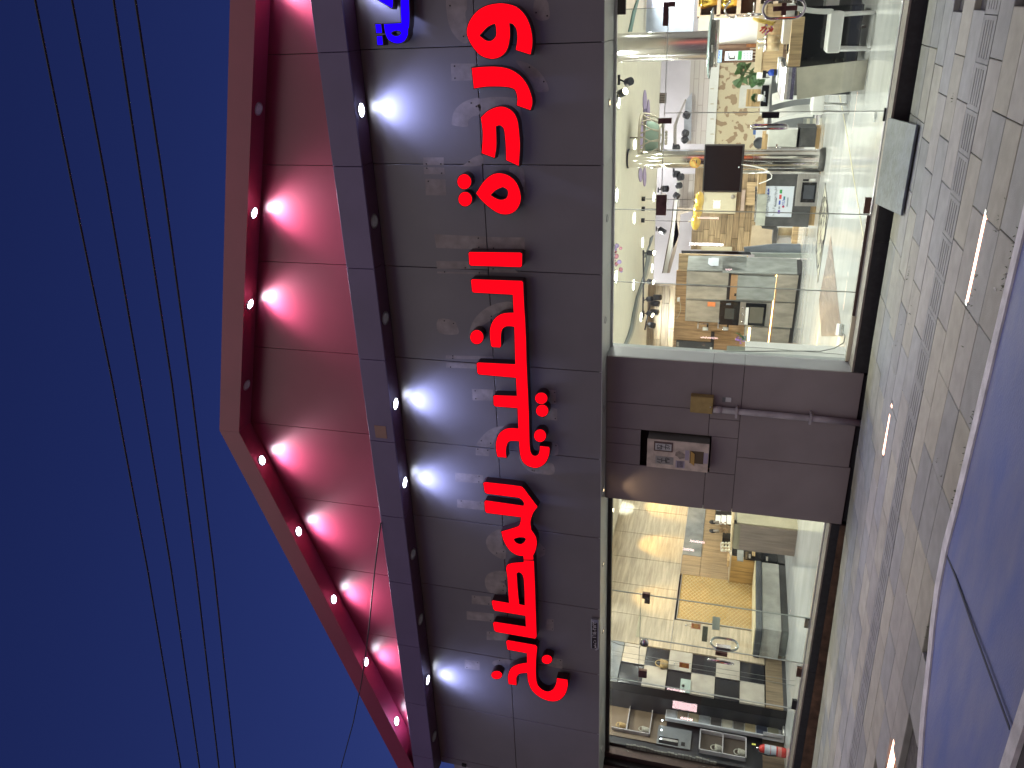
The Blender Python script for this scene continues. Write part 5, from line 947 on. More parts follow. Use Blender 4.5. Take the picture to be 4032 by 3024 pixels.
n2_ = pane_off(V2,1); poly('side_panel','a7',[(1290,35),(1265,270)]+[(2240,275),(2240,35)],V2,GRY,tk,.02,proud=.01); poly('side_panel','a8',[(-20,40),(-20,270),(1066,290),(1058,75)],V2,GRY,tk,.02,proud=.01); poly('side_plinth','a8',[(1062,80),(1070,290),(1137,285),(1130,80)],V2,MATS['plinth_dark'],tk,.02)
ov = thing('microwave_oven','black glass built in microwave in the tall cabinet wall','microwave',tuple(at('a8',100,850,V1))); vrect('body','a8',-52,668,212,1022,BGL,.02,.045,.002,ov); vrect('window','a8',20,770,140,930,M('mw_window2',(.05,.055,.055),.2),.003,.048,0,ov); 
for k in range(5): vrect('key','a8',38+k*14,698,46+k*14,722,GYP,.002,.049,0,ov)
o2 = thing('built_in_oven','stainless steel built in oven with three knobs under the black microwave','oven',tuple(at('a8',600,850,V1))); vrect('front','a8',240,682,655,1040,STL,.02,.04,.002,o2); vrect('door_glass','a8',325,695,588,1030,BGL,.006,.05,0,o2); vrect('handle','a8',322,750,345,1000,WHT,.012,.075,.003,o2); vrect('window','a8',380,750,560,990,M('oven_window',(.13,.12,.10),.2),.003,.053,0,o2)
for y in (752,855,955): p = at('a8',272,y,V1)-n1*.075; MB().lathe(p,[(.0001,-.01),(.022,-.01),(.022,.02),(.0001,.02)],12,'y').build('knob',CHR,o2)
tg = vrect('hanging_tag','a7',1668,772,1790,850,OR,.004,.03,0,bld); tg.parent = None; tg.location = at('a7',1730,810,V1)-n1*.035; tag(tg,'orange tag hanging on the tall kitchen cabinet doors','tag','orange tags hung inside the glass')
nt_ = poly('notice','a7',[(1618,82),(1660,90),(1665,78),(1705,80),(1788,85),(1778,212),(1700,208),(1680,218),(1650,210),(1605,175)],V2,PPR,None,.003,proud=.03); tag(nt_,'white paper notice taped to the side of the tall kitchen cabinet','notice')
for (x0,y0,x1,y1) in ((1712,100,1722,190),(1690,110,1694,185),(1740,125,1744,175),(1640,105,1643,180)): rect('print_line','a7',x0,y0,x1,y1,V2,NV,nt_,.001,proud=.033)
# oak wall behind the tall unit, black door, rack, orchid
ow = thing('oak_wall','light oak panelled wall behind and above the tall kitchen cabinets','wall',(-6.4,9.4,F0)); rect('panelling','a5',1210,1325,2300,1659,('Y',9.35),WDL,ow,.05,z1=1.2); rect('panelling','a7',1095,270,2100,1600,('Y',9.4),wood('oak_brown',(.40,.25,.13),'z'),ow,.05,z1=F0)
rect('dark_band','a7',1660,1270,1690,1650,('Y',9.36),BLK,ow,.02); rect('lower_panel','a7',1695,1262,2110,1600,('Y',9.37),wood('oak_deep',(.27,.155,.07),'z'),ow,.02)
dk = thing('black_door','black door with a small silver handle in the oak wall','door',tuple(aY('a7',1650,1470,9.3))); rect('leaf','a7',1090,1410,1650,1640,('Y',9.33),M('door_black',(.035,.035,.04),.5),dk,.03); rect('handle','a7',1520,1480,1560,1500,('Y',9.3),CHR,dk,.03); rect('vent','a7',1098,1440,1130,1510,('Y',9.32),GREY2,dk,.02); rect('socket','a7',1640,1525,1675,1560,('Y',9.3),WHT,dk,.02)
ck = thing('sensor_box','small white box with trailing cable on the oak wall above the cabinets','sensor',tuple(aY('a7',1130,750,9.0))); rect('box','a7',1105,728,1145,778,('Y',9.1),WHT,ck,.08); MB().tube([aY('a7',x,y,9.2) for x,y in ((1145,770),(1160,850),(1160,930),(1125,1010),(1100,1050))],.006,5).build('cable',CRM,ck)
rk = thing('wire_rack','chrome wall rack with glass jars beside the black microwave','rack',tuple(aY('a7',1700,1180,8.9)))
for (x0,x1) in ((1435,1620),(1765,1950)):
    for y in (1140,1215): MB().tube([aY('a7',x0,y,8.9),aY('a7',x1,y,8.9)],.008,6).build('rail',CHR,rk)
    rect('shelf','a7',x0,1138,x0+14,1220,('Y',8.9),STL,rk,.1); rect('shelf','a7',x1-30,1150,x1-10,1240,('Y',8.9),BLK,rk,.1); p = aY('a7',x1-10,1225,8.8); MB().lathe(p,[(.001,0),(.04,0),(.045,.12),(.001,.12)],12).build('jar',M('clear_jar',(.6,.6,.58),.1),rk)
orc = thing('orchid','violet orchid in a glass cube beside the oven','plant',tuple(aY('a8',300,1240,7.8))); rect('vase','a8',262,1210,325,1260,('Y',7.8),CG_,orc,.1); VIO = M('orchid_violet',(.25,.12,.45),.5)
for k in range(22): p = aY('a8',rr.gauss(215,30),rr.gauss(1240,28),7.8+rr.uniform(-.08,.08)); s_ = .035; MB().add([p+Vector((rr.uniform(-s_,s_),rr.uniform(-.02,.02),rr.uniform(-s_,s_))) for _ in range(4)],[(0,1,2),(0,2,3)]).build('petal',VIO,orc)
for k in range(4): p = aY('a8',300,1240,7.8); q_ = aY('a8',170+20*k,1170+rr.uniform(-30,30),7.8); MB().tube([p,(p+q_)/2+Vector((.03,0,.02)),q_],.006,5).build('stem',LEAF,orc)
lwl = thing('low_wall','low white ledge wall behind the pier with a green grey plant box on it','wall',(-3.95,1.0,F0)); MB().box((-3.95,.81,F0),(-4.10,1.19,1.28)).build('wall',WHT,lwl); MB().box((-3.96,.82,1.281),(-4.08,1.02,1.5)).build('box',M('grey_green_box',(.17,.19,.15),.6),lwl); MB().box((-3.93,.701,F0),(-3.95,.80,2.89)).build('frame',M('inner_frame',(.35,.37,.38),.5),lwl)
P = [aX('a8',x,y,-3.93) for x,y in ((0,1410),(500,1412),(900,1408),(1400,1412))]+[aX('a8',1600,1370,-3.92)]+[aZ('a8',1740,1290,F0+.01),aZ('a8',1760,1190,F0+.02),aZ('a8',1710,1105,F0+.03)]
o = MB().tube(P,.007,6).build('power_cable',M('cable_grey',(.25,.26,.25),.5)); tag(o,'grey power cable running down the low wall to the socket strip on the floor','cable')
P = [aX('a8',x,y,-3.935) for x,y in ((250,1345),(700,1375),(1100,1410),(1500,1440),(1750,1462))]; o = MB().tube(P,.004,5).build('thin_cable',MATS['cable_grey']); tag(o,'thin pale cable along the low white wall','cable')
ss = thing('socket_strip','white socket strip lying on the floor close to the pier','socket strip',tuple(aZ('a8',1700,1100,F0))); q = [aZ('a8',x,y,F0+.001) for x,y in ((1700,1012),(1748,1020),(1725,1188),(1680,1180))]; MB().hexa([v+Vector((0,0,.05)) for v in q],(0,0,-.05)).build('body',WHT,ss); 
for k in range(4): p = aZ('a8',1722-k*6,1040+k*38,F0+.05); MB().disc(p+Vector((0,0,-.001)),.018,.004,10).build('socket',GREY2,ss)
# grey door slab, black door frame, dresser, lit plinth
gs = poly('grey_door','a6',[(290,1012),(735,962),(1117,967),(1118,1095),(395,1080),(295,1075)],('Y',9.2),M('slate_door',(.17,.19,.23),.4),None,.05); tag(gs,'slanted grey blue door panel standing right of the tall kitchen cabinets','door panel')
fd = thing('open_door_edge','narrow dark door frame with reflections beside the grey door panel','door frame',tuple(aY('a6',300,1090,9.1))); poly('frame','a5',[(1250,1272),(2250,1285),(2250,1330),(1255,1318)],('Y',9.15),M('frame_dark',(.05,.05,.06),.3,var=.5,scale=3),fd,.05); poly('frame','a6',[(-10,1073),(385,1080),(400,1118),(-10,1108)],('Y',9.15),MATS['frame_dark'],fd,.05); poly('pale_strip','a6',[(395,1095),(1135,1100),(1135,1165),(445,1150),(445,1120)],('Y',9.1),M('pale_grey_strip',(.38,.42,.40),.5),fd,.05)
ds = thing('white_dresser','white dresser with marble top panel under the beige wall','cabinet',tuple(aY('a6',1000,850,11))); rect('body','a6',775,720,1005,965,('Y',11),WHT,ds,.4); rect('marble_panel','a6',800,722,1000,842,('Y',10.97),M('brown_marble',(.36,.30,.20),.4,var=.5,scale=5),ds,.02); rect('door','a6',795,865,985,945,('Y',10.97),M('dresser_door',(.6,.6,.63),.4),ds,.02); rect('dark_slab','a6',720,755,765,960,('Y',10.8),DGR,ds,.5)
lo = thing('oak_low_box','pale oak low cabinet lit from below next to the white dresser','cabinet',tuple(aY('a6',1100,830,10.5))); rect('front','a6',1010,705,1125,965,('Y',10.6),WDL,lo,.3); rect('light_strip','a6',1120,710,1128,950,('Y',10.58),WLS,lo,.01)
# --- floor inlays
fi = thing('floor_medallion','pointed oval stone medallion with black scrollwork inlaid in the marble floor','floor inlay',(-3.8,5.5,F0)); LINE = M('inlay_line',(.09,.085,.08),.25); IVO = M('inlay_ivory',(.55,.53,.42),.2,col2=(.12,.11,.10),scale=6,thr=.53,detail=2,var=.05)
def flat(name, z, pts, mat, par, k): 
    return extrude_poly(name,[aZ(z,x,y,F0+.001+k*.004) for x,y in pts],(0,0,.003),mat,par)
flat('border','a6',[(1475,70),(1525,545),(1440,1040),(1365,1530),(1335,1050),(1390,500)],LINE,fi,0); flat('field','a6',[(1472,105),(1512,545),(1430,1035),(1367,1480),(1345,1050),(1400,500)],MARB,fi,1)
flat('oval','a6',smooth([(1470,270,1),(1508,420,1),(1490,640,1),(1465,850,1),(1420,1060,1),(1375,1300,1),(1350,1290,1),(1345,1120,1),(1355,900,1),(1385,700,1),(1405,480,1),(1435,320,1)]),LINE,fi,2); flat('oval','a6',smooth([(1468,300,1),(1498,430,1),(1480,640,1),(1455,850,1),(1412,1050,1),(1375,1270,1),(1357,1260,1),(1353,1120,1),(1363,900,1),(1393,700,1),(1413,490,1),(1440,340,1)]),IVO,fi,3)
ft = flat('floor_inlay','a6',[(1555,835),(1500,1150),(1385,1665+100),(1395,2000),(1420,2300),(1730,2300),(1680,2000),(1640,1640),(1590,1180)],wood('inlay_brown',(.36,.29,.26),'y',rough=.12),None,.5); tag(ft,'brown wood look wedge inlaid in the marble floor running to the pier','floor inlay')
gl = thing('floor_joint_lines','pale brass joint line crossing the marble floor in a shallow bend','floor line',(-2,2,F0)); P = [aZ(z,x,y,F0+.004) for z,x,y in (('a4',1680,100),('a4',1740,420),('a4',1800,750),('a4',1880,1290),('a6',1960,480),('a6',2020,850))]; mbl = MB()
for a, b_ in zip(P,P[1:]): n_ = Vector((-(b_-a).y,(b_-a).x,0)).normalized()*.012; mbl.hexa([a-n_,b_-n_,b_+n_,a+n_],(0,0,-.003))
mbl.build('line',M('brass_pale',(.62,.56,.36),.3),gl)
cs = thing('floor_stop','round white door stop on the floor behind the right glass door','door stop',tuple(aZ('G1',743,765,F0))); p = aZ('G1',743,765,F0); MB().lathe(p,[(.001,.02),(.05,.02),(.055,0)],16).build('disc',WHT,cs)
spot('rail_lamp', tuple(at('a7',700,1000,('Y',7.4))), tuple(at('a7',1480,930,V1)), 60, 62, (1,.72,.42), 1.0, .05)
# ================================================================== inside the left shop
WX = -10.35; XP = ('X', WX)
OAKW = wood('ash_panel', (.50,.41,.29), 'y', rnd=.05, var=.22); OAKB = wood('ash_brown', (.36,.25,.14), 'z', var=.25)
SLAB = M('slate_marble', (.17,.18,.19), .3, col2=(.30,.31,.31), scale=5, detail=8, var=.2); CONC = M('polished_concrete', (.36,.36,.33), .3, var=.2, scale=4, detail=8)
lwall = thing('ash_panel_wall','long wall of pale ash panels with warm light pools inside the left shop','wall',(WX,4.5,F0))
for ya, yb in ((2.39,3.13),(3.13,3.98),(3.98,4.81),(4.81,5.66),(5.66,6.54),(6.54,7.40),(7.40,8.3)):
    MB().box((WX,ya+.004,2.052),(WX-.03,yb-.004,3.535)).build('ash_panel', OAKW, lwall, .002, 1)
MB().box((WX,2.394,.46),(WX-.03,3.16,2.047)).build('ash_panel', OAKW, lwall); MB().box((WX-.005,4.50,.9),(WX-.03,8.3,1.672)).build('splash_panel', OAKB, lwall); MB().box((WX+.01,5.12,1.675),(WX-.03,8.3,2.046)).build('slate_panel', SLAB, lwall, .002,1); MB().box((WX+.006,4.50,1.675),(WX-.03,5.115,2.046)).build('splash_panel', OAKB, lwall)
MB().box((WX-.04,1.46,F0),(WX-.2,9,3.53)).build('backing', DARK, lwall); MB().box((WX+.012,2.39,2.046),(WX,8.3,2.054)).build('trim', STL, lwall)
tf = thing('tufted_panel','yellow lit diamond tufted wall panel above the bench','wall panel',(WX,3.85,.67)); TUF = M('tufted_tan',(.46,.29,.09),.5,var=.1,scale=6)
MB().box((WX+.004,3.19,.67),(WX-.03,4.49,2.0)).build('pad',TUF,tf); rb_ = MB(); y0,y1,z0,z1 = 3.21,4.47,.69,1.98
RDG = M('tufted_ridge',(.68,.54,.30),.45)
k = -1.4
while k < 1.4:
    for sg in (1,-1):
        pts = []
        for t in (0,1):
            pass
        # line z = z0 + sg*(y-yc)*.62 + k
        yc = (y0+y1)/2; seg = []
        for i in range(41):
            y = y0+(y1-y0)*i/40; z = (z0+z1)/2+sg*(y-yc)*.72+k
            if z0 <= z <= z1: seg.append((WX+.006,y,z))
        if len(seg) > 3: rb_.tube([seg[0],seg[-1]],.0055,4,cap=False)
    k += .078
stuff(rb_.build('ridges',RDG,tf)); MB().box((WX+.02,3.17,.66),(WX,3.188,2.01)).build('trim',STL,tf); MB().box((WX+.02,3.19,2.001),(WX,4.49,2.012)).build('trim',STL,tf)
bn = thing('bench','low bench with dark cushion on a polished concrete front under the tufted panel','bench',(-10,3.4,F0))
MB().box((-9.70,2.53,.245),(WX+.02,4.35,.545)).build('front',CONC,bn,.004); MB().box((-9.68,2.5,.55),(WX+.01,4.36,.655)).build('cushion',M('cushion_dark',(.055,.06,.07),.6,var=.2),bn,.025,3); MB().box((-9.70,2.52,.657),(WX+.01,4.37,.675)).build('throw',M('throw_cream',(.60,.52,.33),.7),bn,.006); MB().box((-9.75,2.6,F0),(WX+.05,4.4,.244)).build('plinth',MATS['plinth_dark'],bn)
kc = thing('kitchen_counter','wood ended kitchen counter run behind the bench of the left shop','cabinet',(-10,6.3,F0))
MB().box((-9.72,4.44,.60),(WX+.01,4.46,1.10)).build('oak_side',wood('honey_oak',(.48,.30,.11),'z'),kc); MB().box((-9.72,4.461,F0+.14),(WX+.01,8.2,1.09)).build('carcass',BLK,kc); MB().box((-9.68,4.43,1.10),(WX+.01,8.2,1.125)).build('worktop',M('worktop_cream',(.62,.52,.38),.4),kc)
rect('drawer_front','b2',665,700,905,845,('X',-9.71),BGL,kc,.02); rect('drawer_front','b2',910,725,1145,860,('X',-9.71),BGL,kc,.02); rect('panel','b2',565,680,652,845,('X',-9.70),CONC,kc,.02)
for x, y in ((750,780),(1000,820)): rect('handle','b2',x-20,y-40,x+10,y+15,('X',-9.66),STL,kc,.02)
rect('oak_drawer','b2',778,705,825,765,('X',-9.66),WDX,kc,.02); MB().box((-9.76,4.47,F0),(-10,8.2,.25)).build('plinth',MATS['plinth_dark'],kc)
ck2 = thing('egg_basket','white wire basket of glass balls on the left shop counter','basket',tuple(aX('b2',480,640,-9.9)))
for i in range(3):
    for j in range(3): p = aX('b2',355+i*47,590+j*48,-9.9); MB().lathe(p,[(.001,-.035),(.026,-.022),(.035,0),(.026,.022),(.001,.035)],10).build('ball',M('pale_ball',(.75,.70,.55),.15),ck2)
MB().tube([aX('b2',325,580,-9.86),aX('b2',325,700,-9.86),aX('b2',480,715,-9.86),aX('b2',485,590,-9.86)],.006,5,closed=True).build('wire',WHT,ck2)
o = rect('wood_block','b2',425,732,478,842,('X',-9.9),WDX,None,.15); tag(o,'small stack of honey coloured wood pieces at the end of the left shop counter','wood block')
cm = thing('coffee_corner','black framed window lights and dried flower jars on the left shop counter','shelf display',tuple(aX('b2',495,300,-9.95)))
rect('back','b2',250,105,500,320,('X',-10.1),BLK,cm,.03)
for i in range(3): rect('lit_pane','b2',252+i*82,180,318+i*82,318,('X',-10.09),M('lit_pane',(.8,.8,.75),.4,emit=(1,.95,.85),estr=.35),cm,.01,proud=.01); rect('bright_bar','b2',258+i*82,112,322+i*82,120,('X',-10.09),WT,cm,.01,proud=.01)
for (x,y) in ((330,310),(390,315),(335,400),(395,410)):
    c = aX('b2',x,y,-9.85); fm = MB()
    for k in range(60):
        d = Vector((rr.gauss(0,1),rr.gauss(0,1),rr.gauss(0,1))).normalized()*.055; s_ = Vector((rr.uniform(-1,1),rr.uniform(-1,1),rr.uniform(-1,1))).normalized()*.014; fm.add([c+d*.6-s_,c+d,c+d*.6+s_],[(0,1,2)])
    fm.build('dried_flower',M('dried_flower',(.42,.27,.15),.8,var=.3,scale=20),cm)
for (x0,y0,x1,y1) in ((200,235,222,330),(192,360,214,460)): p = aX('b2',205,(y0+y1)/2,-9.9); MB().disc((p.x,p.y,p.z),.07,.012,16,'x').build('saucer',BLK,cm)
for (y,) in ((280,),(410,)): 
    a = aX('b2',215,y,-9.9); b = aX('b2',300,y+5,-9.9); MB().tube([a,b],.035,12).build('jar',M('smoked_jar',(.30,.26,.22),.15),cm)
rect('black_box','b2',355,430,490,525,('X',-9.95),BLK,cm,.2)
is2 = thing('concrete_island','pale concrete fronted kitchen island with dark plinth at the right of the left shop','kitchen island',tuple(aY('b2',1200,250,5.7)))
rect('front','b2',565,60,1165,345,('Y',5.7),CONC,is2,.5,.003); rect('plinth','b2',1168,60,1240,330,('Y',5.75),MATS['plinth_dark'],is2,.4,z1=F0); rect('worktop','b2',520,60,560,330,('Y',5.65),M('worktop_cream2',(.62,.55,.42),.4),is2,.6)
pe = thing('wood_peninsula','upright grey brown wood panel end of a breakfast bar facing the street','breakfast bar',(-8.4,3.25,F0)); GW = wood('grey_wood',(.24,.19,.155),'z',var=.2)
rect('end_panel','b2',585,318,1450,785,('Y',3.25),GW,pe,.03,.002,z1=F0+.002); rect('side_rail','b2',520,318,583,672,('Y',3.25),M('olive_rail',(.30,.27,.18),.5),pe,.03); MB().box((-8.135,3.283,F0),(-8.165,3.9,1.1)).build('side_edge',M('rail_pale',(.48,.43,.30),.5),pe); MB().box((-8.13,3.24,1.148),(-8.70,4.6,1.175)).build('top',M('worktop_cream3',(.60,.46,.27),.4),pe)
MB().box((-8.2,4.55,F0),(-8.6,4.6,1.147)).build('rear_leg',GW,pe)
# checkered sample wall: every square a piece
cb = thing('checkered_wall','black and pale stone checkered display wall behind the closed glass door','display wall',(WX,1.9,F0)); PAL = M('pale_stone',(.44,.40,.34),.4,var=.14,scale=5,detail=8,rnd=.05); BST = M('black_square',(.02,.02,.024),.12,rnd=.2)
for r in range(6):
    zt_ = 2.842-.3965*r
    for c, (ya, yb) in enumerate(((1.925,2.385),(1.465,1.925))):
        dk_ = (r+c) % 2 == 1
        MB().box((WX-(.02 if dk_ else 0),ya+.004,zt_-.3965+.004),(WX-.035,yb-.004,zt_-.004)).build('square', BST if dk_ else PAL, cb, .002, 1)
MB().box((WX,1.465,F0+.06),(WX-.03,3.16,.445)).build('wood_skirting',wood('brown_skirting',(.22,.165,.105),'z'),cb); MB().box((WX-.0,1.45,.12),(WX-.01,3.16,.178)).build('floor_trim',MATS['plinth_dark'],cb)
for yy in (1.925,): MB().box((WX+.003,yy-.003,.46),(WX-.03,yy+.003,2.84)).build('divider',STL,cb)
MB().box((WX,1.465,2.85),(WX-.03,2.385,3.53)).build('top_panel',SLAB,cb)
def basket(lab, c, h, r, mat, ax=None):
    t = thing('basket',lab,'basket',tuple(c),'woven baskets on the shelves'); MB().lathe(c,[(.001,0),(r*.7,0),(r,h),(r*.93,h),(r*.65,.01)],16).build('body',mat,t)
    for k in range(5): MB().lathe(c+Vector((0,0,h*(.15+.17*k))),[(r*(.72+.05*k)+.006,0),(r*(.72+.05*k)+.012,h*.05),(r*(.73+.05*k)+.006,h*.1)],16).build('weave_band',mat,t)
    MB().tube([c+Vector((0,r*math.cos(a),h+r*1.1*math.sin(a))) for a in [math.pi*i/8 for i in range(9)]],.008,6).build('handle',mat,t)
BSK = M('wicker',(.50,.36,.17),.7,var=.4,scale=40); BSW = M('wicker_white',(.58,.56,.48),.7,var=.3,scale=40)
c = aX('b3',1240,1180,WX+.06); basket('wicker basket with handle on the top black square of the checkered wall',c,.13,.075,BSK)
lp_ = thing('grey_panel_corner','small pale green panel with an oval hole on a black square','panel',tuple(aX('b5',420,320,WX+.03))); rect('panel','b5',300,262,428,475,('X',WX+.02),M('mint_panel',(.38,.46,.42),.4),lp_,.01); p = aX('b5',330,370,WX+.03); MB().disc((p.x,p.y,p.z),.025,.01,12,'x').build('hole',BLK,lp_)
# recessed dark bay with samples, shelves, appliances
BX = -10.95
dw = thing('dark_display_wall','dark recessed display wall left of the checkered squares','wall',(BX,1.1,F0)); DKW = M('charcoal_wall',(.035,.035,.042),.35,var=.3,scale=3)
MB().box((BX,.72,F0),(BX-.1,1.459,3.53)).build('back',DKW,dw); MB().box((BX,1.461,F0),(WX-.21,1.48,3.53)).build('return_wall',DKW,dw); MB().box((BX+.005,.72,F0),(BX+.0,1.459,.45)).build('skirting',wood('brown_skirting2',(.20,.14,.09),'z'),dw)
SP = ('X',-10.80)
sd2 = thing('sample_display','white rack of twenty colour sample tiles with red stickers','sample display',tuple(aX('b5',1780,950,-10.80)))
a, b = at('b5',108,528,SP), at('b5',1345,1080,SP); yR, zT = a.y, a.z; c = at('b5',80,840,SP); yL = c.y; d_ = at('b5',1770,1180,SP); zB = d_.z
FRW = M('rack_white',(.62,.63,.66),.4); RED = M('sticker_red',(.65,.06,.05),.5)
MB().box((-10.80,yL,zB),(-10.86,yR,zT)).build('back',FRW,sd2)
for yy in (yL,(yL+yR)/2,yR): MB().box((-10.775,yy-.012,zB),(-10.799,yy+.012,zT)).build('rail',FRW,sd2)
cols = [[(.05,.035,.03),(.42,.36,.26),(.28,.27,.27),(.42,.40,.38),(.38,.33,.32),(.02,.02,.03),(.24,.22,.19),(.18,.17,.17),(.38,.38,.38),(.20,.145,.07)],[(.27,.27,.28),(.20,.16,.12),(.34,.29,.20),(.28,.29,.31),(.10,.09,.09),(.44,.41,.34),(.13,.12,.11),(.40,.33,.20),(.07,.08,.12),(.30,.29,.21)]]
zBt = zB+.03; hs = (zT-.02-zBt)/10
for c in (0,1):
    for r in range(10):
        yb_ = yR-.014-c*(yR-yL)/2; ya_ = yb_-(yR-yL)/2+.028; z1_ = zT-.012-hs*r
        m_ = M('sample_%d_%d'%(c,r),cols[c][r],.35,var=.12,scale=14,detail=8)
        o = MB().box((-10.785,ya_,z1_-hs+.014),(-10.799,yb_,z1_-.002)).build('sample_tile',m_,sd2,.001,1); p = Vector((-10.7845,yb_-.02,z1_-.025)); MB().disc(p,.012,.002,10,'x').build('sticker',RED,o)
MB().box((-10.70,yL-.01,zB-.03),(-10.86,yR+.01,zB-.012)).build('tray_floor',FRW,sd2); MB().box((-10.70,yL-.012,zB-.012),(-10.86,yL-.002,zB+.30)).box((-10.70,yR+.002,zB-.012),(-10.86,yR+.012,zB+.30)).build('tray_side',FRW,sd2)
MB().tube([(-10.72,yL-.01,F0+.02),(-10.72,yR,F0+.02)],.02,8).build('foot_bar',STL,sd2)
ex = thing('fire_extinguisher','red fire extinguisher with white labels standing by the left window end','fire extinguisher',(-10.72,.95,F0)); XE = -10.72
p0, p1 = aX('b5',1825,1350,XE), aX('b5',1440,1265,XE); r_ = .075; EXR = M('extinguisher_red',(.55,.03,.025),.3); hgt = p1.z-p0.z
MB().lathe(p0,[(.001,0),(r_*.9,0),(r_,.02),(r_,hgt-.06),(r_*.7,hgt-.01),(.025,hgt+.01),(.001,hgt+.01)],24).build('cylinder',EXR,ex)
for (za,zb,m_) in ((.38,.58,PPR),(.60,.82,PPR),(.18,.32,M('label_rose',(.6,.25,.22),.5))): MB().lathe(p0,[(r_+.001,hgt*za),(r_+.001,hgt*zb)],24).build('label_band',m_,ex)
top = p0+Vector((0,0,hgt)); MB().lathe(top,[(.02,0),(.02,.05),(.001,.05)],12).build('valve',CHR,ex); MB().hexa([top+Vector((.02,-.02,.05)),top+Vector((.02,.09,.09)),top+Vector((.02,.09,.10)),top+Vector((.02,-.02,.065))],(-.03,0,0)).build('lever',BLK,ex); MB().tube([top+Vector((0,-.02,.03)),top+Vector((.03,-.11,0)),top+Vector((.02,-.12,-.12)),top+Vector((.0,-.085,-.25))],.012,8).build('hose',BLK,ex); MB().box(tuple(top+Vector((.02,.02,.06))),tuple(top+Vector((.03,.05,.12)))).build('tag',M('tag_yellow',(.6,.6,.1),.5),ex)
BXP = ('X',-10.93); SHD = M('shelf_brown',(.09,.065,.05),.5); SHW = M('shelf_white',(.55,.52,.54),.4)
cu = thing('cube_shelf','brown two part cube shelf with white edges and baskets by the red extinguisher','shelf',tuple(aX('b5',1250,1400,-10.93))); rect('back','b5',590,990,1245,1430,BXP,SHD,cu,.02)
for q in ((575,985,592,1300),(900,1040,915,1350),(1235,1100,1252,1430),(600,1295,1245,1310)): 
    a, b = aX('b5',q[0],q[1],-10.85), aX('b5',q[2],q[3],-10.85)
A_ = aX('b5',580,990,-10.85); B_ = aX('b5',1250,1420,-10.85); ym, yM, zm, zM = B_.y, A_.y, B_.z, A_.z
for (ya,yb,za,zb) in ((ym,ym+.015,zm,zM),(yM-.015,yM,zm,zM),(ym,yM,zm,zm+.015),(ym,yM,zM-.015,zM),(ym,yM,(zm+zM)/2-.007,(zm+zM)/2+.007)): MB().box((-10.85,ya,za),(-10.93,yb,zb)).build('board',SHW,cu)
for zz, lab in ((zm+.02,'white wicker basket on the lower board of the cube shelf'),((zm+zM)/2+.012,'white wicker basket on the middle board of the cube shelf')): basket(lab,Vector((-10.89,ym+.12,zz)),.11,.055,BSW)
us = thing('wall_shelf','brown wall shelf with white edge strips and four baskets high in the left window','shelf',tuple(aX('c5',1200,600,-10.93))); A_ = aX('c5',545,85,-10.88); B_ = aX('c5',1165,985,-10.88); ym, yM, zm, zM = B_.y, A_.y, B_.z, A_.z
MB().box((-10.935,ym-.1,zm-.25),(-10.949,yM+.08,zM+.1)).build('back',M('shelf_tan',(.20,.15,.105),.5),us)
for (ya,yb,za,zb) in ((ym,ym+.014,zm,zM),(yM-.014,yM,zm,zM),(ym,yM,zm,zm+.014),(ym,yM,zM-(zM-zm)*.40,zM-(zM-zm)*.40+.014)): MB().box((-10.87,ya,za),(-10.934,yb,zb)).build('board',SHW,us)
for yy, zz, lab in ((ym+.10,zm+.016,'white bag basket on the lowest white edged wall shelf board, left'),(yM-.14,zm+.016,'wicker basket on the lowest white edged wall shelf board, right'),(ym+.10,zM-(zM-zm)*.40+.016,'wicker basket on the upper wall shelf board, left'),(yM-.15,zM-(zM-zm)*.40+.016,'wicker basket on the upper wall shelf board, right')): basket(lab,Vector((-10.90,yy,zz)),.12,.045,BSK if 'wicker' in lab else BSW)
gp = thing('grey_cooker_front','grey oven front with dark windows below the wall shelf at the window end','oven',tuple(aX('c5',1990,1000,-10.92))); rect('front','c5',1350,790,1985,1290,('X',-10.92),M('cooker_grey',(.22,.23,.24),.3,metal=.3),gp,.02); rect('glass','c5',1365,1010,1735,1210,('X',-10.91),BGL,gp,.005); rect('bar','c5',1400,1085,1740,1105,('X',-10.905),STL,gp,.005); rect('dial_window','c5',1805,1130,1875,1215,('X',-10.91),BLK,gp,.005)
ls = thing('led_row','row of small white LED spots running down beside the sample rack','light strip',tuple(aX('b5',60,600,-10.7))); LS = M('led_point',(1,1,1),.3,emit=(.85,.92,1),estr=16)
for (x,y) in ((75,120),(65,235),(70,345),(72,435),(60,570),(48,710),(28,870),(15,1010),(5,1140)): p = aX('b5',x,y,-10.60 if y < 500 else -10.85); MB().lathe(p,[(.001,-.012),(.011,-.006),(.012,0),(.001,.012)],8).build('led',LS,ls)
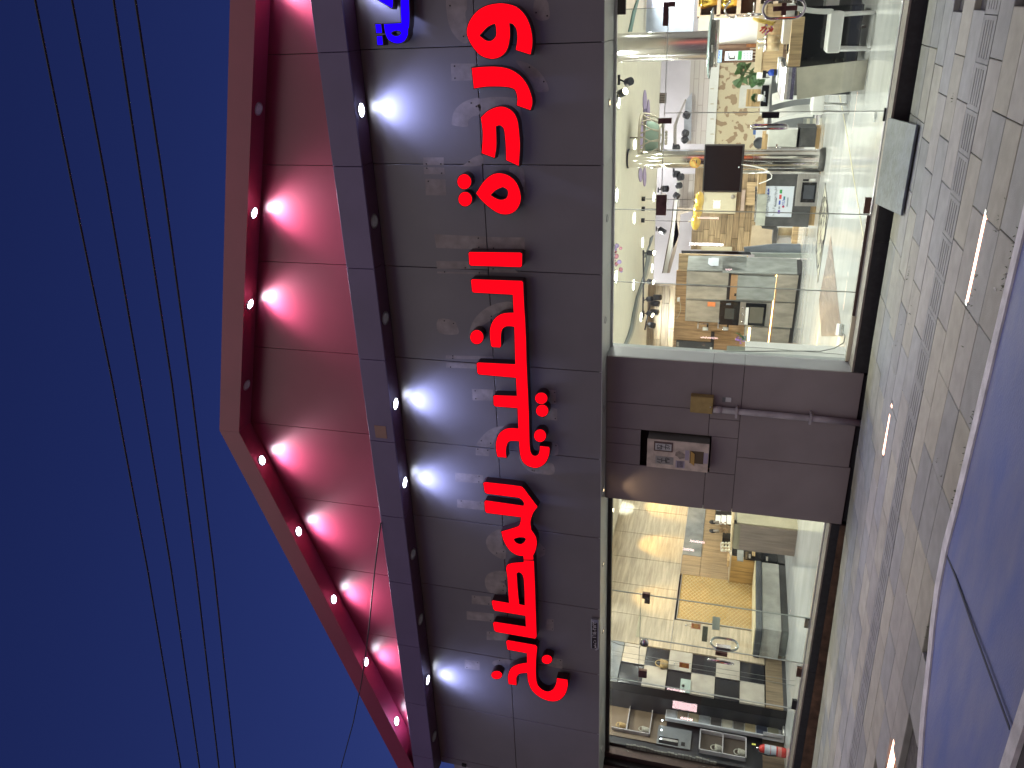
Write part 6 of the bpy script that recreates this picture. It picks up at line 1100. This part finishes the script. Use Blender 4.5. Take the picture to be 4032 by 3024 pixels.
spot('led_lamp', (-10.5,1.2,2.1), (-10.93,1.1,1.2), 6, 110, (.85,.92,1), .8, .1)
st = MB()
for k in range(26): y = .74+.028*k; st.box((-11.0,.715,1.15+k*.055),(-11.0+rr.uniform(.05,.09),.735,1.15+k*.055+.048))
o = stuff(st.build('stacked_stone',M('stack_stone',(.25,.24,.22),.8,var=.3,scale=12))); o['label'] = 'narrow strip of stacked stone cladding inside the left window end'; 
# wires seen through the closed leaf
o = thing('hanging_cables','two thin grey cables hanging down inside the closed left door','cable',(-9.3,.9,F0))
for xx in (-9.20,-9.29): MB().tube([(xx,.95,3.2),(xx-.01,.95,F0+.02)],.003,5).build('cable',MATS['cable_grey'],o)
# light of the left shop
for (x,y,w) in ((-8.8,1.9,60),(-8.6,4.2,44),(-9.2,6.6,28)): area('ceiling_lamp_or_fill',(x,y,3.45),(x,y,0),w,.3,(.97,.98,1.0))
for (z,x,y,dy,w,col,lab) in (('b1',1060,830,0,130,(1,.62,.20),'warm'),('b1',1150,230,0,130,(1,.62,.20),'warm'),('b3',1150,60,0,100,(1,.64,.24),'warm'),('b1',430,200,.15,70,(.9,.97,1),'cool'),('b3',850,1060,0,60,(1,.68,.30),'warm'),('b3',290,280,0,16,(.95,.98,1),'cool')):
    t_ = at(z,x,y,XP); spot('wall_lamp',(WX+.75,t_.y,3.45),t_,w,46,col,.75,.05)
    fx = thing('ceiling_spot','small recessed '+lab+' spot above the ash wall near '+{'b1':'the bench end' if x > 1100 else ('the tufted panel' if x > 900 else 'the far corner'),'b3':'the open door' if y < 100 else ('the checkered wall' if y > 1000 else 'the door top')}[z],'spotlight',(WX+.75,t_.y,3.5),'recessed spots of the left shop'); MB().lathe((WX+.75,t_.y,3.535),[(.0001,-.02),(.04,-.02),(.05,-.0)],14).build('lens',SLN if lab == 'warm' else ILD,fx)
area('ceiling_lamp_or_fill',(-10.3,1.15,3.4),(-10.4,1.15,0),16,.25,(1,.93,.82))  # added fill lamp brightening the dark bay, no fixture there
for o in list(bpy.data.objects):
    if '_w' in o: del o['_w']
